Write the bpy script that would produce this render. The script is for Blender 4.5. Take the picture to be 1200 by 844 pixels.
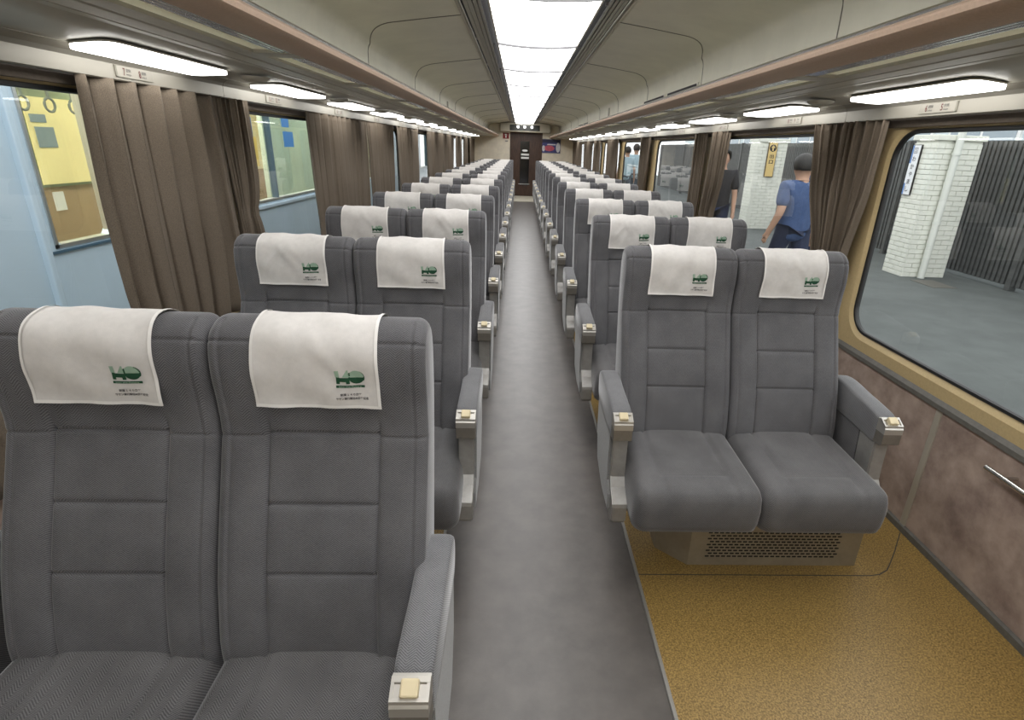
import bpy, bmesh, math, random
from mathutils import Vector, Matrix
R = math.radians
random.seed(7)
scene = bpy.context.scene
for o in list(bpy.data.objects):
    bpy.data.objects.remove(o, do_unlink=True)
COL = scene.collection

# ------------------------------------------------------------------ camera
cam_d = bpy.data.cameras.new('camera')
cam = bpy.data.objects.new('camera', cam_d)
COL.objects.link(cam)
PIT, YAW, ROLL = R(21.09), R(-2.52), R(2.16)
def cam_axes():
    cy, sy, cp, sp, cr, sr = math.cos(YAW), math.sin(YAW), math.cos(PIT), math.sin(PIT), math.cos(ROLL), math.sin(ROLL)
    xr = Vector((cy, sy, 0)); yr = Vector((-sy, cy, 0)); z = Vector((0, 0, 1))
    w = yr*cp - z*sp; u = yr*sp + z*cp
    return xr*cr + u*sr, -xr*sr + u*cr, w
A_, B_, W_ = cam_axes()
m = Matrix((A_, B_, -W_)).transposed().to_4x4()
m.translation = Vector((-0.09, 0, 1.36))
cam.matrix_world = m
cam_d.sensor_width = 36
cam_d.sensor_fit = 'HORIZONTAL'
cam_d.lens = 640.1/1200*36
cam_d.shift_x = -31.0/1200
cam_d.shift_y = -2.7/1200
cam_d.clip_start = 0.02
scene.camera = cam

# ------------------------------------------------------------------ world, exposure
world = bpy.data.worlds.new('sky'); scene.world = world
world.use_nodes = True
bg = world.node_tree.nodes['Background']
bg.inputs[0].default_value = (0.97, 0.98, 1.0, 1)
bg.inputs[1].default_value = 1.9
vs = scene.view_settings
scene.display_settings.display_device = 'sRGB'
vs.view_transform = 'Standard'; vs.look = 'None'; vs.gamma = 1; vs.use_curve_mapping = False
vs.exposure = 0.35
CEIL_E, READ_E = 5.0, 5.0

# ------------------------------------------------------------------ helpers
def link(o, parent=None):
    COL.objects.link(o)
    if parent is not None: o.parent = parent
    return o
def new_mesh(name, verts, faces, mats=None, smooth=False, midx=None):
    me = bpy.data.meshes.new(name)
    me.from_pydata([tuple(v) for v in verts], [], faces)
    for mt in (mats if isinstance(mats, (list, tuple)) else [mats] if mats else []): me.materials.append(mt)
    if midx:
        for p, i in zip(me.polygons, midx): p.material_index = i
    if smooth: me.shade_smooth()
    me.update()
    return me
def obj(name, me, parent=None, loc=None, rot=None):
    o = bpy.data.objects.new(name, me)
    if loc: o.location = loc
    if rot: o.rotation_euler = rot
    return link(o, parent)
def tag(o, label=None, cat=None, group=None, kind=None):
    if label: o['label'] = label
    if cat: o['category'] = cat
    if group: o['group'] = group
    if kind: o['kind'] = kind
    return o
def empty(name, loc=(0, 0, 0), rz=0):
    o = bpy.data.objects.new(name, None)
    o.location = loc; o.rotation_euler = (0, 0, rz); o.empty_display_size = .1
    return link(o)
class MB:
    def __init__(s): s.v = []; s.f = []; s.m = []
    def add(s, v, f, mi=0):
        n = len(s.v); s.v += [tuple(p) for p in v]; s.f += [tuple(i+n for i in q) for q in f]; s.m += [mi]*len(f)
    def box(s, x0, x1, y0, y1, z0, z1, mi=0):
        v = [(x, y, z) for x in (x0, x1) for y in (y0, y1) for z in (z0, z1)]
        s.add(v, [(0,1,3,2),(4,6,7,5),(0,4,5,1),(2,3,7,6),(0,2,6,4),(1,5,7,3)], mi)
    def bbox(s, x0, x1, y0, y1, z0, z1, b, mi=0):          # bevelled box
        bm = bmesh.new()
        bmesh.ops.create_cube(bm, size=1)
        for q in bm.verts: q.co = Vector(((x0+x1)/2+q.co.x*(x1-x0), (y0+y1)/2+q.co.y*(y1-y0), (z0+z1)/2+q.co.z*(z1-z0)))
        bmesh.ops.bevel(bm, geom=bm.edges[:], offset=b, segments=2, affect='EDGES', profile=.5)
        bm.verts.index_update()
        s.add([q.co[:] for q in bm.verts], [tuple(q.index for q in f.verts) for f in bm.faces], mi); bm.free()
    def prism(s, poly, axis, a, b, mi=0):                  # poly: 2-D points; axis 'x': (y,z), 'y': (x,z), 'z': (x,y)
        def P(p, t): return {'x': (t, p[0], p[1]), 'y': (p[0], t, p[1]), 'z': (p[0], p[1], t)}[axis]
        n = len(poly)
        s.add([P(p, a) for p in poly] + [P(p, b) for p in poly],
              [tuple(range(n)), tuple(range(2*n-1, n-1, -1))] + [(i, n+i, n+(i+1) % n, (i+1) % n) for i in range(n)], mi)
    def tube(s, pts, r, n=8, mi=0, cap=True):
        pts = [Vector(p) for p in pts]; rings = []
        for i, p in enumerate(pts):
            d = (pts[min(i+1, len(pts)-1)] - pts[max(i-1, 0)]).normalized()
            a = d.cross(Vector((0, 0, 1)) if abs(d.z) < .9 else Vector((1, 0, 0))).normalized(); b = d.cross(a)
            rr = r[i] if isinstance(r, (list, tuple)) else r
            rings.append([p + a*math.cos(2*math.pi*k/n)*rr + b*math.sin(2*math.pi*k/n)*rr for k in range(n)])
        v = [q for g in rings for q in g]
        f = [(i*n+k, i*n+(k+1) % n, (i+1)*n+(k+1) % n, (i+1)*n+k) for i in range(len(pts)-1) for k in range(n)]
        if cap: f += [tuple(range(n-1, -1, -1)), tuple((len(pts)-1)*n+k for k in range(n))]
        s.add(v, f, mi)
    def lathe(s, prof, c, n=16, mi=0, axis='z'):           # prof: (r, h)
        v = []
        for r_, h in prof:
            for k in range(n):
                a = 2*math.pi*k/n; p = (r_*math.cos(a), r_*math.sin(a), h)
                if axis == 'x': p = (p[2], p[0], p[1])
                if axis == 'y': p = (p[0], p[2], p[1])
                v.append((c[0]+p[0], c[1]+p[1], c[2]+p[2]))
        f = [(i*n+k, i*n+(k+1) % n, (i+1)*n+(k+1) % n, (i+1)*n+k) for i in range(len(prof)-1) for k in range(n)]
        f += [tuple(range(n-1, -1, -1)), tuple((len(prof)-1)*n+k for k in range(n))]
        s.add(v, f, mi)
    def mesh(s, name, mats, smooth=False):
        me = new_mesh(name, s.v, s.f, mats, False, s.m)
        if smooth: me.shade_auto(smooth) if hasattr(me, 'shade_auto') else me.shade_smooth()
        return me
    def build(s, name, mats, parent=None, smooth=False, loc=None, rot=None):
        return obj(name, s.mesh(name, mats, smooth), parent, loc, rot)
def smooth_angle(o, deg=40):
    me = o.data; me.shade_smooth()
    bm = bmesh.new(); bm.from_mesh(me)
    for e in bm.edges:
        if len(e.link_faces) == 2 and e.calc_face_angle(0) > R(deg): e.smooth = False
    bm.to_mesh(me); bm.free()
    return o
def catmull(pts, n):
    out = []
    P = [pts[0]] + list(pts) + [pts[-1]]
    for i in range(1, len(P)-2):
        p0, p1, p2, p3 = [Vector(q) for q in P[i-1:i+3]]
        for k in range(n):
            t = k/n
            out.append(.5*((2*p1)+(-p0+p2)*t+(2*p0-5*p1+4*p2-p3)*t*t+(-p0+3*p1-3*p2+p3)*t**3))
    out.append(Vector(pts[-1]))
    return out
_txt = {}
def text2d(body, size=1.0, bold=0.0):
    key = (body, bold)
    if key not in _txt:
        c = bpy.data.curves.new('lettering', 'FONT'); c.body = body; c.resolution_u = 3; c.offset = bold
        o = bpy.data.objects.new('lettering', c); COL.objects.link(o)
        bpy.context.view_layer.update()
        me = o.to_mesh()
        v = [(q.co.x, q.co.y) for q in me.vertices]; f = [tuple(p.vertices) for p in me.polygons]
        o.to_mesh_clear(); bpy.data.objects.remove(o, do_unlink=True); bpy.data.curves.remove(c)
        _txt[key] = (v, f)
    v, f = _txt[key]
    if not v: return [], [], 0, 0
    x0 = min(p[0] for p in v); x1 = max(p[0] for p in v); y0 = min(p[1] for p in v); y1 = max(p[1] for p in v)
    return [((p[0]-x0)*size, (p[1]-y0)*size) for p in v], f, (x1-x0)*size, (y1-y0)*size
def fit_text(mb, body, u, v, w, h, place, mi=0, bold=0.0):
    """lettering filling the rectangle u..u+w, v..v+h of a placing function"""
    p, f, tw, th = text2d(body, 1.0, bold)
    if p: mb.add([place(u + a[0]*w/tw, v + a[1]*h/th) for a in p], f, mi)

# ------------------------------------------------------------------ materials
def srgb(r, g, b):
    return tuple(((c/255)/12.92 if c/255 <= .04045 else ((c/255+.055)/1.055)**2.4) for c in (r, g, b)) + (1,)
def nodes_of(name):
    m = bpy.data.materials.new(name); m.use_nodes = True
    return m, m.node_tree.nodes, m.node_tree.links, m.node_tree.nodes['Principled BSDF']
def mat(name, col, rough=.6, metal=0, noise=0, scale=20, bump=0, bscale=None, sheen=0, coat=0, col2=None, stretch=None, spec=None, detail=4):
    m, n, l, b = nodes_of(name)
    b.inputs['Base Color'].default_value = col; b.inputs['Roughness'].default_value = rough; b.inputs['Metallic'].default_value = metal
    if spec is not None: b.inputs['Specular IOR Level'].default_value = spec
    if sheen: b.inputs['Sheen Weight'].default_value = sheen; b.inputs['Sheen Roughness'].default_value = .4
    if coat: b.inputs['Coat Weight'].default_value = coat
    tc = n.new('ShaderNodeTexCoord'); src = tc.outputs['Object']
    if stretch:
        mp = n.new('ShaderNodeMapping'); mp.inputs['Scale'].default_value = stretch; l.new(src, mp.inputs[0]); src = mp.outputs[0]
    if noise or col2:
        nz = n.new('ShaderNodeTexNoise'); nz.inputs['Scale'].default_value = scale; nz.inputs['Detail'].default_value = detail; nz.inputs['Roughness'].default_value = .6
        l.new(src, nz.inputs['Vector'])
        rp = n.new('ShaderNodeValToRGB')
        c2 = col2 or tuple(c*(1-noise) for c in col[:3])+(1,)
        c1 = col if col2 else tuple(min(1, c*(1+noise)) for c in col[:3])+(1,)
        rp.color_ramp.elements[0].position = .35; rp.color_ramp.elements[1].position = .65
        rp.color_ramp.elements[0].color = c2; rp.color_ramp.elements[1].color = c1
        l.new(nz.outputs['Fac'], rp.inputs[0]); l.new(rp.outputs[0], b.inputs['Base Color'])
    if bump:
        nb = n.new('ShaderNodeTexNoise'); nb.inputs['Scale'].default_value = bscale or scale; nb.inputs['Detail'].default_value = 3
        l.new(src, nb.inputs['Vector'])
        bp = n.new('ShaderNodeBump'); bp.inputs['Strength'].default_value = bump; bp.inputs['Distance'].default_value = .004
        l.new(nb.outputs['Fac'], bp.inputs['Height']); l.new(bp.outputs[0], b.inputs['Normal'])
    return m
def emit(name, col, s):
    m, n, l, b = nodes_of(name)
    b.inputs['Base Color'].default_value = (.8, .8, .8, 1); b.inputs['Emission Color'].default_value = col; b.inputs['Emission Strength'].default_value = s
    return m
def math_node(n, l, op, a, b=None):
    q = n.new('ShaderNodeMath'); q.operation = op
    for i, v in enumerate((a, b)):
        if v is None: continue
        if isinstance(v, (int, float)): q.inputs[i].default_value = v
        else: l.new(v, q.inputs[i])
    return q.outputs[0]
def fabric(name, dark, light, period=.013, stripe=.0052):
    """herringbone moquette: zigzag stripes in the object's own x / z, soft mottling, velvet sheen"""
    m, n, l, b = nodes_of(name)
    tc = n.new('ShaderNodeTexCoord'); sp = n.new('ShaderNodeSeparateXYZ'); l.new(tc.outputs['Object'], sp.inputs[0])
    zig = math_node(n, l, 'PINGPONG', sp.outputs[0], period)
    up = math_node(n, l, 'ADD', sp.outputs[2], sp.outputs[1])
    s = math_node(n, l, 'ADD', up, zig)
    s = math_node(n, l, 'MULTIPLY', s, 2*math.pi/stripe)
    s = math_node(n, l, 'SINE', s)
    s = math_node(n, l, 'MULTIPLY_ADD', s, .30)
    s.node.inputs[2].default_value = .5
    nz = n.new('ShaderNodeTexNoise'); nz.inputs['Scale'].default_value = 9; nz.inputs['Detail'].default_value = 5; l.new(tc.outputs['Object'], nz.inputs['Vector'])
    nf = n.new('ShaderNodeTexNoise'); nf.inputs['Scale'].default_value = 420; nf.inputs['Detail'].default_value = 2; l.new(tc.outputs['Object'], nf.inputs['Vector'])
    t = math_node(n, l, 'MULTIPLY', nz.outputs['Fac'], .7)
    t = math_node(n, l, 'ADD', t, math_node(n, l, 'MULTIPLY', nf.outputs['Fac'], .5))
    t = math_node(n, l, 'ADD', t, s)
    t = math_node(n, l, 'SUBTRACT', t, .6)
    rp = n.new('ShaderNodeValToRGB'); rp.color_ramp.elements[0].color = dark; rp.color_ramp.elements[1].color = light
    l.new(t, rp.inputs[0]); l.new(rp.outputs[0], b.inputs['Base Color'])
    b.inputs['Roughness'].default_value = .95; b.inputs['Sheen Weight'].default_value = .35; b.inputs['Sheen Roughness'].default_value = .35
    b.inputs['Specular IOR Level'].default_value = .15
    bp = n.new('ShaderNodeBump'); bp.inputs['Strength'].default_value = .25; bp.inputs['Distance'].default_value = .001
    l.new(t, bp.inputs['Height']); l.new(bp.outputs[0], b.inputs['Normal'])
    return m
def glass(name, tint=(.9, .96, .94, 1), k=1.0):
    m = bpy.data.materials.new(name); m.use_nodes = True
    n, l = m.node_tree.nodes, m.node_tree.links
    n.clear()
    out = n.new('ShaderNodeOutputMaterial'); tr = n.new('ShaderNodeBsdfTransparent'); gl = n.new('ShaderNodeBsdfGlossy'); mx = n.new('ShaderNodeMixShader')
    tr.inputs[0].default_value = tint; gl.inputs['Roughness'].default_value = .0; gl.inputs[0].default_value = (.95, .97, .96, 1)
    g = n.new('ShaderNodeNewGeometry'); dt = n.new('ShaderNodeVectorMath'); dt.operation = 'DOT_PRODUCT'
    l.new(g.outputs['Incoming'], dt.inputs[0]); l.new(g.outputs['True Normal'], dt.inputs[1])
    c = math_node(n, l, 'ABSOLUTE', dt.outputs['Value'])
    c = math_node(n, l, 'SUBTRACT', 1.0, c)
    c = math_node(n, l, 'POWER', c, 5.0)
    c = math_node(n, l, 'MULTIPLY_ADD', c, .955); c.node.inputs[2].default_value = .045*k
    c.node.use_clamp = True
    l.new(c, mx.inputs[0]); l.new(tr.outputs[0], mx.inputs[1]); l.new(gl.outputs[0], mx.inputs[2]); l.new(mx.outputs[0], out.inputs[0])
    return m

M = {}
M['fabric'] = fabric('grey_herringbone_moquette', (.044, .043, .047, 1), (.182, .179, .186, 1))
M['cushion'] = fabric('grey_seat_moquette', (.048, .047, .049, 1), (.186, .181, .183, 1))
M['arm_pad'] = fabric('worn_arm_moquette', (.070, .071, .076, 1), (.245, .244, .250, 1))
M['side_fabric'] = mat('side_panel_cloth', (.17, .17, .165, 1), .9, noise=.18, scale=350, sheen=.2)
M['cover'] = mat('white_cover_cloth', (.62, .595, .57, 1), .95, noise=.04, scale=60, bump=.12, bscale=900, sheen=.1)
M['hem'] = mat('white_hem_cloth', (.74, .72, .69, 1), .95, noise=.02, scale=90)
M['logo_dark'] = mat('dark_green_print', (.008, .060, .026, 1), .8)
M['logo_light'] = mat('pale_green_print', (.30, .42, .32, 1), .8)
M['ink'] = mat('black_print', (.03, .03, .035, 1), .8)
M['ink_red'] = mat('dark_red_print', (.09, .016, .014, 1), .7)
M['arm_metal'] = mat('satin_arm_metal', (.34, .33, .31, 1), .45, .5, noise=.08, scale=30)
M['arm_dark'] = mat('brown_metal_plate', (.26, .24, .21, 1), .42, .7, noise=.08, scale=40)
M['chrome'] = mat('chrome', (.72, .72, .70, 1), .18, 1)
M['armcap'] = mat('brushed_arm_cap', (.50, .48, .44, 1), .38, .7)
M['button'] = mat('cream_button', (.62, .53, .34, 1), .45)
M['base'] = mat('brown_grey_base_metal', (.33, .29, .22, 1), .45, .45, noise=.1, scale=12)
M['black'] = mat('black_gap', (.012, .011, .010, 1), .8)
M['under'] = mat('seat_underside', (.06, .055, .05, 1), .8)
M['aisle'] = mat('grey_vinyl_floor', (.102, .091, .083, 1), .36, noise=.16, scale=9, bump=.06, bscale=300, detail=8)
M['gold'] = mat('ochre_flecked_floor', (.38, .25, .078, 1), .40, col2=(.13, .078, .021, 1), scale=210, bump=.05, bscale=200, detail=3)
M['strip'] = mat('grey_floor_edge', (.33, .32, .30, 1), .4, .6)
M['mauve'] = mat('mauve_moquette', (.42, .325, .270, 1), .95, col2=(.20, .142, .120, 1), scale=7, bump=.1, bscale=300, sheen=.25, detail=6)
M['wallstrip'] = mat('grey_wall_strip', (.40, .37, .31, 1), .5, .2)
M['ledge'] = mat('dark_grey_ledge', (.115, .110, .098, 1), .6, noise=.1, scale=60)
M['beige'] = mat('beige_window_frame', (.50, .385, .205, 1), .5, noise=.05, scale=120)
M['gasket'] = mat('black_rubber', (.012, .012, .012, 1), .45)
M['glass'] = glass('window_glass', (.94, .965, .955, 1), 1.5)
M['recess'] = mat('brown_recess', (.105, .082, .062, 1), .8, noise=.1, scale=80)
M['band'] = mat('satin_beige_band', (.275, .258, .218, 1), .42, .3, noise=.05, scale=3, stretch=(1, .6, 1))
M['soffit'] = mat('grey_soffit', (.45, .43, .37, 1), .42, .1, noise=.05, scale=5)
M['rack'] = mat('grey_rack_underside', (.42, .395, .33, 1), .45, .1, noise=.06, scale=20)
M['rackbrown'] = mat('brown_rack_edge', (.50, .365, .27, 1), .55, noise=.06, scale=150)
def frosted(name, col):
    m = bpy.data.materials.new(name); m.use_nodes = True
    n, l = m.node_tree.nodes, m.node_tree.links; n.clear()
    out = n.new('ShaderNodeOutputMaterial'); a = n.new('ShaderNodeBsdfDiffuse'); b = n.new('ShaderNodeBsdfTranslucent'); mx = n.new('ShaderNodeMixShader')
    a.inputs[0].default_value = col; b.inputs[0].default_value = col; mx.inputs[0].default_value = .65
    l.new(a.outputs[0], mx.inputs[1]); l.new(b.outputs[0], mx.inputs[2]); l.new(mx.outputs[0], out.inputs[0])
    return m
M['shelfglass'] = frosted('frosted_rack_panel', (.90, .88, .70, 1))
M['ceiling'] = mat('grey_green_ceiling', (.84, .82, .70, 1), .5, noise=.04, scale=4)
M['joint'] = mat('ceiling_joint_line', (.20, .19, .15, 1), .7)
M['cream'] = mat('cream_trim', (.55, .52, .43, 1), .5)
M['slat'] = mat('dark_silver_slat', (.30, .29, .27, 1), .35, .7)
M['panel'] = emit('lit_ceiling_diffuser', (.985, .98, .98, 1), CEIL_E)
M['rib'] = mat('diffuser_rib', (.30, .30, .31, 1), .5)
M['lamp'] = emit('lit_reading_lens', (1, .985, .95, 1), READ_E)
M['endwall'] = mat('cream_end_wall', (.80, .74, .61, 1), .7, noise=.07, scale=6)
M['door'] = mat('dark_wood_door', (.060, .030, .018, 1), .45, noise=.3, scale=6, stretch=(8, 1, 1))
M['darkglass'] = mat('dark_door_glass', (.008, .007, .007, 1), .08)
M['white'] = mat('white_paint', (.8, .8, .78, 1), .5)
M['red'] = mat('red_sign', (.28, .02, .02, 1), .5)
M['curtain'] = mat('brown_curtain_cloth', (.168, .133, .099, 1), .95, col2=(.100, .079, .058, 1), scale=420, bump=.1, bscale=600)
M['display'] = mat('dark_display', (.025, .027, .022, 1), .25)
M['bulb'] = emit('lit_white_dot', (1, 1, .97, 1), 2.5)

# ------------------------------------------------------------------ the car body
Y0, Y1 = -2.4, 16.60
XW = 1.44
P = .91                     # seat pitch
WP = 2.08                   # window pitch
o = MB(); o.box(-.335, .335, Y0, Y1, -.04, 0)
floor = tag(o.build('floor', M['aisle']), kind='structure')
for s, nm in ((-1, 'left'), (1, 'right')):
    o = MB(); o.box(*sorted((s*.345, s*XW)), Y0, Y1, -.04, .004)
    tag(o.build('floor_side_' + nm, M['gold']), kind='structure')
    o = MB(); o.bbox(*sorted((s*.335, s*.346)), Y0, Y1, -.02, .007, .002)
    tag(o.build('trim_floor_edge_' + nm, M['strip']), kind='structure')

def window_cell(n, s, y0, y1, g0, g1):
    """beige surround of one window: y0..y1 the whole cell, g0..g1 the glass"""
    root = empty('window_%d' % n, (s*XW, (g0+g1)/2, .56)); root['kind'] = 'structure'
    yc = (g0+g1)/2; z0, z1 = .637, 1.470; ZB, ZT = .56, 1.505
    hw, hh, zc = (g1-g0)/2, (z1-z0)/2, (z0+z1)/2
    def rr(grow, r):
        pts = []
        for cx_, cz_, a0 in ((1, 1, 0), (-1, 1, 90), (-1, -1, 180), (1, -1, 270)):
            for k in range(8):
                a = R(a0 + 90*k/7)
                pts.append((cx_*(hw+grow-r) + r*math.cos(a), cz_*(hh+grow-r) + r*math.sin(a)))
        return pts
    n_ = 32
    inner, lip, gas = rr(.028, .135), rr(.004, .115), rr(-.009, .102)
    outer = []
    for (a, b) in inner:
        # project each point to the cell border
        k = max(abs(a)/(hw+.028), abs(b)/(hh+.028))
        a2, b2 = a/k, b/k
        outer.append((y0-yc if abs(a2+(hw+.028)) < 1e-4 else y1-yc if abs(a2-(hw+.028)) < 1e-4 else a2,
                      ZB-zc if abs(b2+(hh+.028)) < 1e-4 else ZT-zc if abs(b2-(hh+.028)) < 1e-4 else b2))
    # pull the corner samples onto the cell's own corners
    for ci, (sy, sz) in enumerate(((1, 1), (-1, 1), (-1, -1), (1, -1))):
        outer[ci*8+3] = outer[ci*8+4] = ((y1 if sy > 0 else y0)-yc, (ZT if sz > 0 else ZB)-zc)
    def ring(l0, x0, l1, x1, name, mt, smooth=True):
        v = [(s*x0, a, zc-.56+b) for a, b in l0] + [(s*x1, a, zc-.56+b) for a, b in l1]
        f = [(i, (i+1) % n_, n_+(i+1) % n_, n_+i) for i in range(n_)]
        if s < 0: f = [q[::-1] for q in f]
        return v, f
    mb = MB()
    for l0, x0, l1, x1 in ((outer, 0, inner, -.004), (inner, -.004, lip, .008), (lip, .008, lip, .024)):
        mb.add(*ring(l0, x0, l1, x1, '', None))
    smooth_angle(mb.build('frame', M['beige'], root), 50)
    mb = MB()
    for l0, x0, l1, x1 in ((rr(.006, .117), .008, rr(.004, .115), .002), (rr(.004, .115), .002, rr(-.006, .105), .003), (rr(-.006, .105), .003, gas, .010), (gas, .010, gas, .020)):
        mb.add(*ring(l0, x0, l1, x1, '', None))
    smooth_angle(mb.build('gasket', M['gasket'], root), 60)
    pane = rr(0, .11)
    mb = MB(); mb.add([(s*.014, a, zc-.56+b) for a, b in pane], [tuple(range(n_)) if s > 0 else tuple(range(n_-1, -1, -1))])
    mb.build('pane', M['glass'], root)

WIN = []
n = 1
for s in (1, -1):
    for k in range(-1, 7):
        g1 = 2.355 + WP*k; g0 = g1-1.65
        y0, y1 = g0-.215, g1+.215
        if k == -1: y0 = Y0
        if k == 6: y1 = Y1
        window_cell(n, s, y0, y1, g0, g1); n += 1

for s, nm in ((1, 'right'), (-1, 'left')):
    wall = empty('wall_' + nm, (s*XW, 0, 0)); wall['kind'] = 'structure'
    o = MB(); o.box(*sorted((s*.02, s*.07)), Y0, Y1, 0, .56); o.build('wall_core', M['ledge'], wall)
    strips = [1.72 + 2.73*k for k in range(-1, 6)]
    edges = [Y0] + strips + [Y1]
    for a, b in zip(edges[:-1], edges[1:]):
        o = MB(); o.bbox(*sorted((0, s*.03)), a+.012, b-.012, .03, .528, .004); o.build('wall_panel', M['mauve'], wall)
    for y in strips:
        o = MB(); o.bbox(*sorted((-s*.004, s*.03)), y-.014, y+.014, .02, .530, .003); o.build('wall_strip', M['wallstrip'], wall)
    o = MB(); o.prism([(s*a, b) for a, b in ((-.012, .530), (-.012, .548), (.0, .562), (.03, .562), (.03, .530))], 'y', Y0, Y1); o.build('ledge', M['ledge'], wall)
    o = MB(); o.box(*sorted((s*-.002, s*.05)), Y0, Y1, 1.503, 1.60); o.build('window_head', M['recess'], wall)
    o = MB(); o.bbox(*sorted((-s*.022, -s*.010)), Y0, Y1, 1.482, 1.512, .003); o.build('shade_strip', M['recess'], wall)  # dark strip added to stand in for shade under the band
    o = MB(); o.prism([(s*(XW-.012), 0), (s*(XW-.012), .028), (s*(XW+.02), .034), (s*(XW+.02), 0)], 'y', Y0, Y1)
    tag(o.build('baseboard_' + nm, M['ledge']), kind='structure')
    # satin band that carries the seat numbers, one piece per bay
    band = empty('trim_band_' + nm, (s*1.37, 0, 1.51)); band['kind'] = 'structure'
    joints = [Y0] + [2.64 + 2.14*k for k in range(-2, 7)] + [Y1]
    for a, b in zip(joints[:-1], joints[1:]):
        o = MB()
        o.prism([(s*q[0], q[1]) for q in ((.004, 0), (0, .003), (.0, .046), (-.006, .058), (-.02, .068), (-.03, .072), (-.03, .085), (.03, .085), (.03, 0))], 'y', a+.0015, b-.0015)
        smooth_angle(o.build('band_piece', M['band'], band), 25)

# ceiling: one curved shell either side of the light channel, with its panel joints
CP = [(1.0, 1.60), (1.0, 1.70), (1.0, 1.80), (.999, 1.855), (.99, 1.885), (.965, 1.905), (.90, 1.922), (.80, 1.938), (.60, 1.966), (.41, 1.990)]
def ceil_pt(t):                                   # t = 0 at the trim, 1 at the upper wall's foot
    pts = [Vector((x, 0, z)) for x, z in CP[::-1]]
    L = [0]
    for a, b in zip(pts[:-1], pts[1:]): L.append(L[-1]+(b-a).length)
    d = t*L[-1]
    for i in range(len(pts)-1):
        if d <= L[i+1]: return pts[i].lerp(pts[i+1], (d-L[i])/(L[i+1]-L[i]))
    return pts[-1]
ceil_root = empty('ceiling', (0, 0, 1.9)); ceil_root['kind'] = 'structure'
for s in (1, -1):
    N = 40
    mb = MB()
    pts = [ceil_pt(i/N) for i in range(N+1)]
    v = [(s*p.x, y, p.z-1.9) for y in (Y0, Y1) for p in pts] 
    f = [(i, i+1, N+2+i, N+1+i) for i in range(N)]
    if s > 0: f = [q[::-1] for q in f]
    mb.add(v, f); o = mb.build('ceiling_shell', M['ceiling'], ceil_root); smooth_angle(o, 60)
    sd = o.modifiers.new('thick', 'SOLIDIFY'); sd.thickness = .03; sd.offset = -1
    for yj in [3.31 + 1.53*k for k in range(-3, 9)]:
        path = []
        for i in range(41):
            t = i/40
            p = ceil_pt(t*.985)
            dy = 0 if t < .42 else .36*min(1, (t-.42)/.25)**2.2
            path.append((s*(p.x-.0005), yj+dy, p.z-1.9-.0006))
        mb = MB(); mb.tube(path, .0028, 5); mb.build('panel_joint', M['joint'], ceil_root)
    o = MB(); o.prism([(s*.393, 1.982-1.9), (s*.397, 1.974-1.9), (s*.412, 1.978-1.9), (s*.415, 1.995-1.9), (s*.393, 1.995-1.9)], 'y', Y0, Y1)
    o.build('channel_trim', M['cream'], ceil_root)
o = MB(); o.box(-.45, .45, Y0, Y1, .115, .14); o.build('channel_top', M['black'], ceil_root)

for s, nm in ((-1, 'left'), (1, 'right')):
    t = tag(empty('air_diffuser', (s*.32, 7, 1.96)), 'long slatted dark silver air diffuser along the %s edge of the ceiling light' % nm, 'air diffuser', 'ceiling air diffusers')
    for x, z, w in ((.040, .008, .012), (.014, -.002, .013), (-.012, -.010, .011), (-.034, -.016, .007)):
        o = MB(); o.prism([(s*(x-w), z-w*.45), (s*(x+w), z+w*.45), (s*(x+w), z+w*.45+.012), (s*(x-w), z-w*.45+.012)], 'y', Y0-7, 16.2-7); o.build('slat', M['slat'], t)
    o = MB(); o.box(*sorted((s*-.085, s*.075)), Y0-7, 16.2-7, .045, .05); o.build('backing', M['black'], t)
    y = Y0-6.5
    while y < 16.1-7:
        o = MB(); o.prism([(s*-.05, -.012), (s*.066, .022), (s*.066, .034), (s*-.05, 0)], 'y', y, y+.012); o.build('cross_bar', M['slat'], t); y += 1.17

lt = tag(empty('ceiling_light', (0, 0, 1.943)), 'long white glowing ceiling light of ribbed diffuser panels above the aisle', 'ceiling light')
yy = [3.78 + 1.17*k for k in range(-5, 11)]; yy = [Y0+.1] + yy + [16.2]
for a, b in zip(yy[:-1], yy[1:]):
    if b-a < .1: continue
    mb = MB(); nx = 9
    prof = [(-.238 + .476*i/(nx-1)) for i in range(nx)]
    v = [(x, y, -.014*(1-(x/.238)**2)) for y in (a+.006, b-.006) for x in prof] + [(x, y, .02) for y in (a+.006, b-.006) for x in prof]
    f = [(i, i+1, nx+i+1, nx+i)[::-1] for i in range(nx-1)] + [(2*nx+i, 2*nx+i+1, 3*nx+i+1, 3*nx+i) for i in range(nx-1)]
    f += [(0, 2*nx, 3*nx, nx), (nx-1, 2*nx-1, 4*nx-1, 3*nx-1)]
    mb.add(v, f); smooth_angle(mb.build('diffuser_panel', M['panel'], lt), 60)
for y in yy[1:-1]:
    mb = MB(); mb.tube([(-.238 + .476*i/8, y, -.014*(1-(-1+i/4)**2)-.004) for i in range(9)], .011, 6); mb.build('rib', M['rib'], lt)
for s in (-1, 1):
    mb = MB(); mb.box(*sorted((s*.238, s*.246)), Y0+.1, 16.2, -.006, .02); mb.build('edge_rail', M['cream'], lt)

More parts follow.
